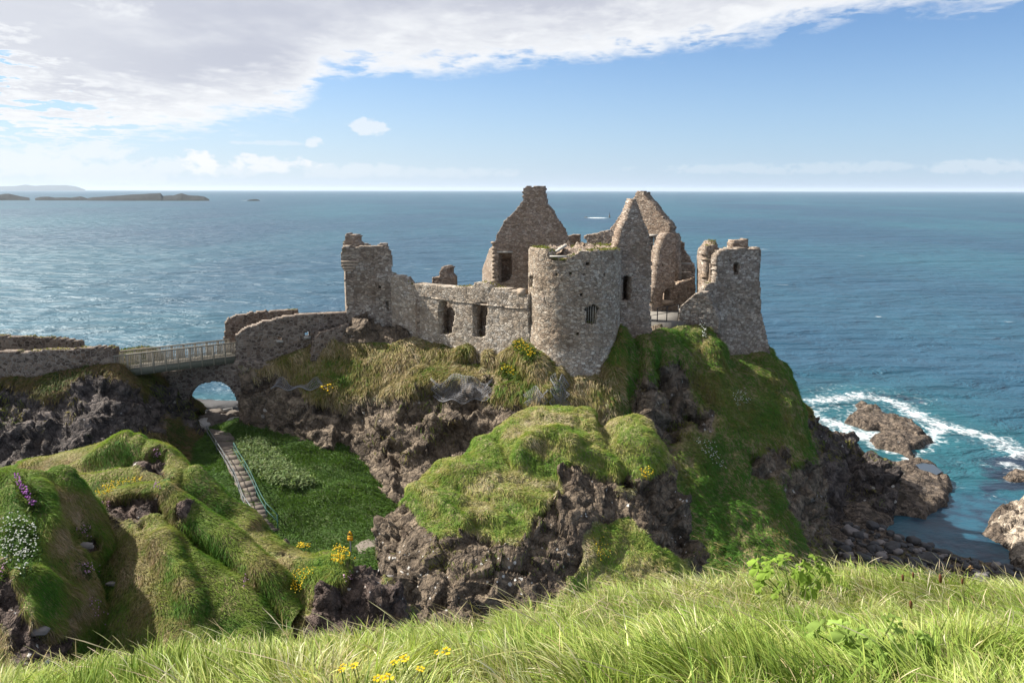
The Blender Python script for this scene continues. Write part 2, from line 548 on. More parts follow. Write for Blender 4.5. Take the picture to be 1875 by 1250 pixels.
def plain_mat(name, col, rough=0.6, var=0.25, scale=6.0, metal=0.0, bumpd=0.01, spec=0.4):
    m, nt = new_mat(name)
    geo = nt.n('ShaderNodeNewGeometry').outputs['Position']
    n = nt.noise(geo, scale, 5.0, 0.65)
    c = nt.mix(1.0, col, nt.ramp(n, [(0.25, (1 - var,) * 3), (0.75, (1 + var,) * 3)]), 'MULTIPLY')
    finish(nt, c, rough, bump(nt, n, 0.5, bumpd), spec, Metallic=metal)
    return m


def wood_mat(name, col):
    m, nt = new_mat(name)
    geo = nt.n('ShaderNodeTexCoord').outputs['Object']
    n = nt.noise(nt.vmath('MULTIPLY', geo, (1.5, 6.0, 9.0)), 2.2, 6.0, 0.7)
    c = nt.mix(1.0, col, nt.ramp(n, [(0.25, (0.62, 0.6, 0.58)), (0.75, (1.25, 1.25, 1.22))]), 'MULTIPLY')
    finish(nt, c, 0.85, bump(nt, n, 0.4, 0.01), 0.2)
    return m


M = {}
M['tower'] = stone_mat('tower_stone', (0.345, 0.285, 0.222), (0.26, 0.205, 0.157), (0.40, 0.35, 0.29), (0.18, 0.148, 0.116), 2.9, 1.75, 0.25, 0.05, 0.6, 24.2)
M['wall'] = stone_mat('wall_stone', (0.40, 0.34, 0.275), (0.31, 0.255, 0.20), (0.45, 0.40, 0.34), (0.24, 0.20, 0.16), 2.7, 1.6, 0.35, 0.06, 0.5)
M['gable'] = stone_mat('gable_stone', (0.32, 0.25, 0.195), (0.245, 0.187, 0.146), (0.37, 0.31, 0.255), (0.16, 0.125, 0.098), 3.0, 2.0, 0.2, 0.05, 0.6)
M['dark'] = stone_mat('basalt_wall_stone', (0.15, 0.112, 0.088), (0.085, 0.064, 0.052), (0.21, 0.168, 0.135), (0.28, 0.24, 0.20), 2.5, 1.5, 0.3, 0.075, 0.25)
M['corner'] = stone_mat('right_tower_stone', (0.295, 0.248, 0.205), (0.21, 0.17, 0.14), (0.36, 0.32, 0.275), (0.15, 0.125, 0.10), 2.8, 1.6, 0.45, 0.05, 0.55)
M['dressed'] = plain_mat('dressed_sandstone', (0.33, 0.26, 0.195), 0.9, 0.3, 5.0, bumpd=0.03, spec=0.2)
M['lintel'] = plain_mat('pale_lintel', (0.33, 0.31, 0.275), 0.85, 0.2, 4.0)
M['blade'] = blade_mat('grass_blades')
M['leaf'] = blade_mat('leaf', 0.35, 0.85)
M['petal'] = blade_mat('petals', 0.25, 0.6)
M['timber'] = wood_mat('weathered_timber', (0.27, 0.245, 0.20))
M['beam'] = wood_mat('green_grey_beam', (0.12, 0.125, 0.10))
M['steel'] = plain_mat('galvanised_steel', (0.11, 0.125, 0.125), 0.45, 0.15, 8.0, 0.6)
M['green_paint'] = plain_mat('green_painted_rail', (0.015, 0.075, 0.058), 0.7, 0.25, 8.0)
M['black_iron'] = plain_mat('black_iron', (0.02, 0.02, 0.022), 0.5, 0.2)
M['step'] = plain_mat('earth_step', (0.115, 0.094, 0.076), 0.95, 0.35, 5.0, bumpd=0.05)
M['path'] = plain_mat('path_grit', (0.135, 0.112, 0.09), 0.95, 0.25, 3.0, bumpd=0.03)
M['paving'] = plain_mat('paving', (0.15, 0.138, 0.12), 0.9, 0.2, 2.0)
M['yellow'] = plain_mat('sign_yellow', (0.80, 0.46, 0.015), 0.5, 0.06)
M['amber'] = plain_mat('sign_amber', (0.75, 0.30, 0.01), 0.5, 0.06)
M['black'] = plain_mat('sign_black', (0.015, 0.012, 0.01), 0.55, 0.1)
M['iron_wire'] = plain_mat('netting_wire', (0.24, 0.245, 0.26), 0.6, 0.1, 8.0, 0.2)
M['concrete'] = plain_mat('grey_concrete', (0.33, 0.31, 0.28), 0.9, 0.2, 2.5, bumpd=0.03)

ROCK_DARK = ((0.032, 0.027, 0.025), (0.075, 0.062, 0.054))
M['headland'] = terrain_mat('headland_ground', rock=((0.082, 0.064, 0.046), (0.205, 0.166, 0.122)), green=((0.05, 0.082, 0.014), (0.13, 0.155, 0.028)), dry=(0.27, 0.20, 0.11), lichen=0.35, dryness=0.45, scale=0.6, lic_scale=1.6)
M['slope'] = terrain_mat('shaded_slope_ground', green=((0.028, 0.06, 0.012), (0.07, 0.105, 0.02)), dry=(0.13, 0.10, 0.045), lichen=0.7, dryness=0.45, scale=0.7, lic_scale=1.7)
M['bowl'] = terrain_mat('hollow_ground', green=((0.03, 0.062, 0.012), (0.06, 0.115, 0.022)), dry=(0.08, 0.09, 0.03), lichen=0.2, dryness=0.3, scale=0.8)
M['outcrop'] = terrain_mat('outcrop_ground', rock=((0.07, 0.054, 0.038), (0.178, 0.142, 0.102)), green=((0.075, 0.135, 0.018), (0.155, 0.215, 0.035)), dry=(0.27, 0.22, 0.12), lichen=0.7, dryness=0.45, scale=1.0, lic_scale=3.6)
M['mound'] = terrain_mat('mound_ground', rock=((0.045, 0.034, 0.03), (0.12, 0.09, 0.075)), green=((0.05, 0.098, 0.014), (0.11, 0.165, 0.024)), dry=(0.24, 0.185, 0.095), lichen=0.75, dryness=0.5, scale=2.2, lic_scale=9.0)
M['bank'] = terrain_mat('bank_ground', green=((0.03, 0.05, 0.01), (0.06, 0.09, 0.015)), dry=(0.12, 0.10, 0.05), lichen=0.0, dryness=0.3, scale=4.0)
M['cliff'] = terrain_mat('dark_cliff_ground', rock=((0.035, 0.03, 0.028), (0.125, 0.108, 0.098)), green=((0.025, 0.045, 0.01), (0.06, 0.08, 0.018)), dry=(0.13, 0.085, 0.04), lichen=0.5, dryness=0.6, scale=0.6, lic_scale=1.5)
M['shore'] = terrain_mat('shore_rock', rock=((0.055, 0.045, 0.037), (0.20, 0.16, 0.122)), green=((0.06, 0.065, 0.015), (0.10, 0.10, 0.02)), dry=(0.14, 0.11, 0.04), lichen=0.15, dryness=0.2, scale=0.8, lic_scale=1.2, earth=(0.06, 0.05, 0.035))
M['pale_rock'] = terrain_mat('pale_shore_rock', rock=((0.24, 0.20, 0.15), (0.50, 0.43, 0.34)), lichen=0.2, scale=0.9, earth=(0.2, 0.15, 0.09))
M['boulder'] = plain_mat('beach_boulder', (0.045, 0.043, 0.043), 0.8, 0.4, 1.5, bumpd=0.08)
M['boulder_pale'] = plain_mat('beach_boulder_pale', (0.17, 0.15, 0.14), 0.85, 0.35, 1.5, bumpd=0.08)


# ------------------------------------------------------------------ terrain: lofted bodies of rock and turf
def _cr(P_, t):
    """Catmull-Rom (softened) through rows of P_ (k, ...) at parameters t in 0..k-1"""
    k = len(P_)
    i = np.clip(np.floor(t).astype(int), 0, k - 2)
    f = (t - i).reshape((-1,) + (1,) * (P_.ndim - 1))
    p0, p1, p2, p3 = P_[np.maximum(i - 1, 0)], P_[i], P_[i + 1], P_[np.minimum(i + 2, k - 1)]
    m1, m2 = (p2 - p0) * 0.4, (p3 - p1) * 0.4
    f2, f3 = f * f, f * f * f
    return (2 * f3 - 3 * f2 + 1) * p1 + (f3 - 2 * f2 + f) * m1 + (-2 * f3 + 3 * f2) * p2 + (f3 - f2) * m2


def _params(d, n):
    c = np.concatenate([[0], np.cumsum(np.maximum(d, 1e-3))])
    return np.interp(np.linspace(0, c[-1], n), c, np.arange(len(c)))


def row(pts, g=None):
    """pixel control points (px, py, Y[, grass]) -> (k, 4)"""
    out = []
    for q in pts:
        p = P(q[0], q[1], q[2])
        out.append((*p, q[3] if len(q) > 3 else g))
    return np.array(out, float)


def shift(r, dy=0, dz=0, dx=0, g=None):
    r = r.copy()
    r[:, 0] += dx
    r[:, 1] += dy
    r[:, 2] += dz
    if g is not None:
        r[:, 3] = g
    return r


def loft(rows, nr, nc):
    A = np.stack(rows)
    dr = np.linalg.norm(np.diff(A[..., :3], axis=0), axis=-1).mean(1)
    dc = np.linalg.norm(np.diff(A[..., :3], axis=1), axis=-1).mean(0)
    A = _cr(A, _params(dr, nr))
    A = np.swapaxes(_cr(np.ascontiguousarray(np.swapaxes(A, 0, 1)), _params(dc, nc)), 0, 1)
    return A[..., :3].copy(), A[..., 3].copy()


def normals(G):
    du = np.gradient(G, axis=1)
    dv = np.gradient(G, axis=0)
    n = np.cross(dv, du)
    n /= np.linalg.norm(n, axis=-1, keepdims=True) + 1e-9
    return n


def blur(a, it):
    for _ in range(it):
        p = np.pad(a, ((1, 1), (1, 1)) + ((0, 0),) * (a.ndim - 2), mode='edge')
        a = (p[:-2, 1:-1] + p[2:, 1:-1] + p[1:-1, :-2] + p[1:-1, 2:] + 2 * a) / 6
    return a


BODIES = {}


def project(G):
    """photo pixel of points"""
    rel = G - CAM
    zc = np.maximum(rel @ _F, .05)
    return CX + F_PX * (rel @ _R) / zc, CY - F_PX * (rel @ _U) / zc


def line_dist(x, y, pts):
    d = np.full(x.shape, 1e9)
    for a, b in zip(pts[:-1], pts[1:]):
        ex, ey = b[0] - a[0], b[1] - a[1]
        t = np.clip(((x - a[0]) * ex + (y - a[1]) * ey) / (ex * ex + ey * ey), 0, 1)
        d = np.minimum(d, np.hypot(x - a[0] - t * ex, y - a[1] - t * ey))
    return d


def poly_sd(X, Y, poly):
    """signed distance (inside positive) of plan points to a polygon"""
    p = np.asarray(poly, float)
    q = np.roll(p, -1, 0)
    d = np.full(X.shape, 1e9)
    ins = np.zeros(X.shape, bool)
    for a, b in zip(p, q):
        e = b - a
        t = np.clip(((X - a[0]) * e[0] + (Y - a[1]) * e[1]) / (e @ e + 1e-9), 0, 1)
        d = np.minimum(d, np.hypot(X - a[0] - t * e[0], Y - a[1] - t * e[1]))
        c = ((a[1] > Y) != (b[1] > Y)) & (X < (b[0] - a[0]) * (Y - a[1]) / (b[1] - a[1] + 1e-12) + a[0])
        ins ^= c
    return np.where(ins, d, -d)


def body(name, rows, nr, nc, mat, rock_scale, rock_amp, turf_amp=0.25, turf_scale=2.0, mask_noise=0.35, mask_scale=3.0, seed=0, label=None, cat=None, lip=0.15, flip=False, post=None, ridges=(), paint=(), drop=0.0):
    rows = [r.copy() for r in rows]
    for r in rows:
        r[:, 2] -= drop
    G, g = loft(rows, nr, nc)
    soft = np.ones(g.shape)
    if ridges or paint:
        N0 = normals(G)
        px, py = project(G)
        for pts, w, amp in ridges:
            d = line_dist(px + 0.25 * w * fbm(G, 1.5, 2, seed + 7), py, pts)
            G = G + N0 * (amp * np.exp(-(d / w) ** 2))[..., None]
        for pts, val, fe in paint:
            jx, jy = fe * 1.6 * fbm(G, mask_scale * .5, 4, seed + 8), fe * 1.6 * fbm(G, mask_scale * .5, 4, seed + 9)
            k = sstep(poly_sd(px + jx, py + jy, pts), -fe * .6, fe * .6)
            g = g * (1 - k) + val * k
            soft = soft * (1 - .35 * k)
    N_ = normals(G)
    if flip:
        N_ = -N_
    N_ = blur(N_, 6)
    N_ /= np.linalg.norm(N_, axis=-1, keepdims=True) + 1e-9
    m = g + soft * (mask_noise * fbm(G, mask_scale, 4, seed + 3) + .17 * fbm(G, mask_scale * .22, 3, seed + 4))
    m = np.clip(m, 0, 1)
    gm = sstep(m, 0.38, 0.62)
    b = np.zeros(g.shape)
    for k, (s, a) in enumerate(((rock_scale, 0.62), (rock_scale * 0.42, 0.27), (rock_scale * 0.17, 0.08))):
        o, f1 = blocks(G * np.array([1, 1, 1.25]) + fbm(G, rock_scale * 0.7, 2, seed + 40 + k)[..., None] * 0.25 * rock_scale, s, seed + 10 * k)
        b += a * o
    b += 0.22 * fbm(G, rock_scale * 1.8, 4, seed + 70, 0.4)
    t = fbm(G, turf_scale, 4, seed + 90) * 0.6 + (1 - np.abs(fbm(G, turf_scale * 0.45, 3, seed + 91))) * 0.4 - 0.2
    D = (1 - gm) * b * rock_amp + gm * (t * turf_amp + lip)
    G = G + N_ * D[..., None]
    if post is not None:
        G = post(G)
    V = G.reshape(-1, 3)
    idx = np.arange(nr * nc).reshape(nr, nc)
    Q = np.stack([idx[:-1, :-1], idx[1:, :-1], idx[1:, 1:], idx[:-1, 1:]], -1).reshape(-1, 4)
    if flip:
        Q = Q[:, ::-1]
    o = mesh_np(name, V, Q, None, mat, attrs={'grass': m.ravel()})
    tag(o, label, cat, None, 'structure')
    Nn = normals(G)
    if flip:
        Nn = -Nn
    e1 = np.linalg.norm(np.cross(G[1:, :-1] - G[:-1, :-1], G[:-1, 1:] - G[:-1, :-1]), axis=-1)
    BODIES[name] = dict(G=G, N=Nn, g=m, area=e1, obj=o, Q=Q)
    return o


_bvh = {}


def hit(px, py, names=None):
    """the place on the terrain that a pixel of the photograph looks at"""
    d = ray(px, py)
    d = Vector(d / np.linalg.norm(d))
    best = None
    for k in (names or BODIES):
        if k not in _bvh:
            B = BODIES[k]
            _bvh[k] = BVHTree.FromPolygons(B['G'].reshape(-1, 3).tolist(), B['Q'].tolist())
        h = _bvh[k].ray_cast(Vector(CAM), d)
        if h[0] is not None and (best is None or h[3] < best[3]):
            best = h
    if best is None:
        return None, None
    n = best[1]
    if n.dot(d) > 0:
        n = -n
    return np.array(best[0]), np.array(n)


# ---- rows are lists of (pixel x, pixel y, distance Y, grass 0..1), from the top of a slope to its foot
def headland():
    top = row([(432, 668, 79, .3), (500, 668, 79.5, .6), (560, 640, 80.5, .9), (625, 603, 82, .35), (735, 618, 81.2, .35), (790, 634, 79.6, .8), (845, 645, 77.8, .8), (895, 655, 76.2, .8), (955, 650, 73.6, .9),
               (1000, 668, 71, .9), (1050, 694, 70, .9), (1105, 682, 70.6, .9), (1140, 610, 72.6, .8), (1172, 650, 72.8, .8), (1200, 614, 75.5, .9), (1250, 606, 78.5, .9), (1300, 606, 80.0, .9), (1335, 662, 80.5, .8), (1400, 658, 82, .9), (1414, 655, 86, .8)])
    back = shift(top, 2.2, 0.3, g=0.5)
    back[13:17, 2] -= .7
    back[13:17, 3] = .1
    back[4:10, 2] = np.minimum(back[4:10, 2], 20.5)
    far = shift(top, 7, -0.2, g=0.3)
    far[13:17, 2] -= .5
    far[:3, 1] = [82, 82.5, 83.5]
    back[:3, 1] = [80.5, 81, 82]
    far[:3, 2] = back[:3, 2] = 20.5
    far2 = shift(far, 9, -2.0, g=.6)
    far2[:3, 1] = [84, 84.5, 86]
    far3 = shift(far2, 7, -22, g=.1)
    for r, dx in ((back, 0.3), (far, 0.8), (far2, 2.0), (far3, 3.0)):
        r[-2:, 0] += dx
    r2 = row([(440, 700, 77.6, .1), (500, 692, 78.3, .45), (560, 682, 79, .9), (640, 652, 79.8, .9), (720, 648, 79.3, .95), (790, 668, 77.6, 1), (850, 678, 76.0, 1), (900, 688, 74.6, 1), (960, 692, 71.8, 1),
              (1000, 704, 70, 1), (1055, 722, 69, 1), (1110, 715, 69.2, .9), (1145, 675, 71, .7), (1170, 690, 71.4, .5), (1205, 650, 73.2, .85), (1260, 650, 75.5, .75), (1310, 650, 77.2, .9), (1350, 700, 77.8, .9), (1420, 692, 79.6, .95), (1442, 680, 85, .9)])
    r3 = row([(440, 735, 76.8, .1), (505, 720, 77.8, .2), (565, 725, 77.6, .55), (640, 715, 77.4, .9), (705, 712, 76.4, .75), (775, 705, 75, .8), (850, 708, 73.6, .8), (900, 712, 72.4, .8), (960, 722, 70.6, .8),
              (1005, 740, 69.2, .7), (1058, 750, 68, .5), (1115, 755, 67.8, .75), (1150, 745, 69.2, .6), (1180, 755, 69.2, .4), (1215, 715, 71, .25), (1270, 715, 72.4, .5), (1330, 720, 73.6, .95), (1375, 742, 74.8, 1), (1435, 740, 77.2, .8), (1464, 742, 85, .5)])
    r4 = row([(438, 775, 75.5, .2), (510, 765, 76.6, .1), (575, 775, 75.6, .15), (640, 775, 75.2, .15), (702, 770, 74, .05), (772, 765, 73.2, .0), (850, 765, 72.4, .0), (900, 770, 71.0, .0), (960, 770, 69.4, .1),
              (1008, 785, 67.6, .2), (1060, 790, 66.6, .3), (1118, 800, 66.4, .6), (1158, 800, 67.2, .5), (1195, 805, 67.2, .4), (1232, 780, 69, .25), (1280, 770, 70, .7), (1340, 780, 71, .95), (1385, 790, 72.4, .9), (1450, 790, 75.6, .7), (1482, 790, 85, .3)])
    r5 = row([(434, 800, 74.5, .4), (512, 800, 75.2, .2), (585, 825, 73.2, .1), (645, 838, 72.2, .05), (702, 845, 71, .0), (770, 840, 70.6, .0), (850, 830, 69.6, .0), (900, 835, 68, .0), (960, 840, 66, .2),
              (1008, 845, 65, .3), (1060, 850, 64, .5), (1120, 860, 63.5, .7), (1170, 860, 63.2, .6), (1208, 860, 63.6, .6), (1245, 850, 65.2, .7), (1290, 840, 66.8, .95), (1350, 845, 68, 1), (1400, 850, 69.4, .45), (1462, 860, 72.6, .55), (1494, 845, 85, .2)])
    r6 = row([(430, 850, 71, .5), (512, 855, 71.5, .3), (592, 885, 69, .1), (650, 900, 68, .05), (705, 912, 66.6, .0), (770, 915, 66, .0), (850, 905, 65, .0), (900, 900, 63.5, .1), (960, 900, 62, .4),
              (1008, 905, 61, .5), (1060, 910, 60, .7), (1120, 920, 59.5, .8), (1180, 920, 60, .8), (1215, 920, 60.6, .9), (1255, 925, 62, 1), (1305, 920, 63.5, 1), (1360, 915, 65, 1), (1410, 905, 66.6, .75), (1476, 915, 70, .2), (1504, 900, 84, .2)])
    r7 = row([(430, 920, 66, .8), (512, 930, 66, .6), (592, 960, 63.5, .4), (650, 970, 62.4, .3), (710, 972, 61.6, .1), (770, 985, 61, .1), (850, 985, 60, .1), (900, 985, 58.5, .3), (960, 985, 57, .6),
              (1008, 990, 56.4, .8), (1060, 1000, 55.8, .9), (1120, 1010, 55.5, .9), (1190, 1010, 56, .9), (1225, 1015, 56.8, 1), (1268, 1020, 57.6, 1), (1320, 1015, 58.8, 1), (1380, 1005, 60.4, 1), (1430, 985, 62.6, .95), (1490, 980, 67.5, .15), (1512, 965, 82, .1)])
    r8 = row([(430, 1020, 60, .8), (512, 1030, 60, .8), (592, 1050, 57.5, .8), (650, 1060, 56.4, .8), (710, 1062, 55.6, .8), (770, 1075, 55, .5), (850, 1085, 54, .5), (900, 1085, 53.5, .6), (960, 1085, 52.5, .8),
              (1008, 1090, 52.4, .9), (1060, 1100, 52, .9), (1120, 1110, 51.8, .9), (1195, 1110, 52, .9), (1235, 1110, 52.6, 1), (1285, 1110, 53.4, 1), (1340, 1100, 54.4, 1), (1400, 1080, 56.5, 1), (1450, 1055, 59.5, 1), (1505, 1035, 65.5, .5), (1520, 1015, 80, .1)])
    r9 = shift(r8, -5, -7, g=.6)
    body('headland_terrain', [far3, far2, far, back, top, r2, r3, r4, r5, r6, r7, r8, r9], 330, 560, M['headland'], 3.6, 2.0, 0.75, 2.6, 0.32, 4.5, 11,
         'craggy castle headland, straw and green turf over brown basalt cliffs', 'headland', lip=0.3,
         ridges=[([(850, 655), (870, 645), (900, 655)], 13, .8), ([(850, 662), (880, 660)], 8, -1.4), ([(960, 640), (985, 690), (1000, 730)], 22, 1.0), ([(1205, 660), (1225, 740), (1232, 800)], 12, -1.6), ([(1185, 640), (1178, 720), (1190, 800)], 10, 1.2), ([(1270, 700), (1300, 730)], 14, -1.2), ([(1300, 640), (1310, 680), (1300, 720)], 14, .6),
                 ([(640, 610), (700, 600), (745, 606)], 14, .9), ([(1440, 740), (1455, 800), (1470, 880)], 14, .8), ([(1262, 760), (1290, 775)], 12, -1.8), ([(690, 780), (720, 800), (760, 830)], 20, .9), ([(800, 770), (860, 780)], 20, .9)],
         paint=[([(618, 610), (660, 600), (745, 598), (748, 622), (700, 632), (640, 628)], .02, 6), ([(660, 596), (700, 583), (735, 590), (742, 602), (690, 604)], 1, 4), ([(848, 655), (872, 650), (892, 662), (872, 672), (852, 668)], .05, 4), ([(1205, 690), (1232, 660), (1262, 700), (1258, 735), (1214, 742)], .05, 8), ([(1268, 752), (1306, 758), (1304, 795), (1272, 800)], .05, 6),
                ([(1370, 835), (1430, 820), (1440, 860), (1400, 880), (1372, 872)], .1, 8), ([(1445, 860), (1500, 840), (1510, 1000), (1470, 985), (1448, 930)], .05, 8), ([(1150, 740), (1185, 720), (1205, 790), (1225, 860), (1200, 850), (1165, 790)], .15, 8),
                ([(700, 745), (800, 738), (880, 730), (900, 760), (800, 870), (700, 880), (640, 830), (600, 790)], .0, 10), ([(520, 742), (600, 745), (600, 790), (510, 790)], .05, 8), ([(768, 706), (840, 700), (905, 700), (905, 726), (840, 732), (770, 730)], .22, 7)])


def hollow():
    r0 = row([(250, 770, 80), (320, 800, 78), (372, 792, 77), (432, 772, 76.2), (510, 778, 77.5), (590, 790, 77), (655, 820, 75.5), (705, 880, 71), (745, 940, 66)], .8)
    r1 = row([(250, 800, 76), (320, 830, 72.5), (385, 826, 71.2), (440, 824, 71), (520, 830, 71.2), (600, 838, 71), (665, 872, 68.5), (712, 930, 64), (755, 970, 61)], 1)
    r2 = row([(255, 850, 70), (330, 875, 66.5), (400, 866, 66), (456, 864, 66.2), (535, 868, 66.4), (610, 876, 66.2), (672, 905, 64), (714, 950, 61), (760, 990, 58)], 1)
    r3 = row([(265, 900, 64), (345, 915, 61), (415, 908, 61.2), (470, 906, 61.5), (550, 912, 61.6), (620, 922, 61.2), (678, 945, 59.6), (716, 972, 57.6), (765, 1005, 55)], 1)
    r4 = row([(280, 950, 59), (365, 950, 57.4), (440, 946, 57.6), (492, 946, 57.8), (560, 955, 57.5), (630, 962, 57.2), (684, 974, 56.2), (718, 990, 54.6), (765, 1020, 52)], 1)
    r5 = row([(300, 1020, 54), (385, 1000, 54), (460, 985, 54.6), (510, 982, 55), (570, 985, 55), (635, 988, 55), (688, 990, 54.2), (722, 1010, 52), (770, 1050, 49.6)], [1, 1, 1, 1, 1, .95, .2, .1, .3][0])
    r6 = row([(300, 1100, 49), (390, 1080, 49), (470, 1060, 49.6), (520, 1050, 50), (580, 1045, 50.4), (640, 1040, 50.4), (692, 1035, 50), (730, 1060, 48), (780, 1100, 46)], 1)
    r7 = shift(r6, -8, -2, g=1)
    body('hollow_terrain', [shift(r0, 3, -1.5), r0, r1, r2, r3, r4, r5, r6, r7], 150, 200, M['bowl'], 1.5, 0.3, 0.5, 2.2, 0.1, 3.0, 23,
         'deep green grassy hollow between the stairway and the cliff', 'slope', lip=0.1)


def left_cliff():
    t = row([(-160, 700, 72, .9), (-60, 697, 72, .9), (40, 692, 72, .9), (120, 684, 71.8, .85), (205, 672, 71.6, .85), (240, 690, 72.6, .7), (272, 700, 75.2, .2), (310, 720, 77, .1), (352, 755, 77.6, .2)])
    bk = shift(t, 3, -0.7, g=.9)
    bk2 = shift(t, 10, -1.3, g=.9)
    bk2[-4:, 1] = bk2[-4:, 1] - 7
    bk3 = shift(bk2, 6, -20, g=.2)
    r2 = row([(-160, 740, 70, .3), (-60, 735, 70, .3), (40, 728, 70, .2), (120, 722, 69.8, .3), (205, 715, 70, .15), (248, 722, 71, .45), (282, 735, 74.2, .1), (320, 750, 76.2, .1), (360, 778, 76.6, .3)])
    r3 = row([(-160, 780, 67.6, .1), (-60, 778, 67.6, .1), (40, 775, 67.6, .05), (120, 768, 67.6, .1), (205, 762, 67.6, .05), (258, 765, 69.4, .2), (296, 775, 72.6, .4), (332, 785, 75, .4), (370, 800, 75.4, .5)])
    r4 = row([(-160, 840, 65, .3), (-60, 838, 65, .3), (40, 832, 65, .15), (120, 826, 65, .2), (210, 818, 65.2, .2), (262, 815, 67, .6), (302, 818, 70, .8), (342, 826, 72, .8), (385, 842, 72, .9)])
    r5 = row([(-160, 960, 60, .7), (-60, 950, 60, .7), (40, 930, 61, .7), (120, 920, 61, .8), (215, 890, 61.5, .9), (268, 885, 63, .9), (308, 880, 66, 1), (352, 875, 67.6, 1), (395, 880, 68, 1)])
    r6 = shift(r5, -6, -8)
    body('left_cliff_terrain', [bk3, bk2, bk, t, r2, r3, r4, r5, r6], 220, 300, M['cliff'], 2.8, 1.9, 0.6, 2.2, 0.55, 3.2, 31,
         'dark broken basalt cliff with ochre turf below the approach walls', 'cliff', lip=0.3)


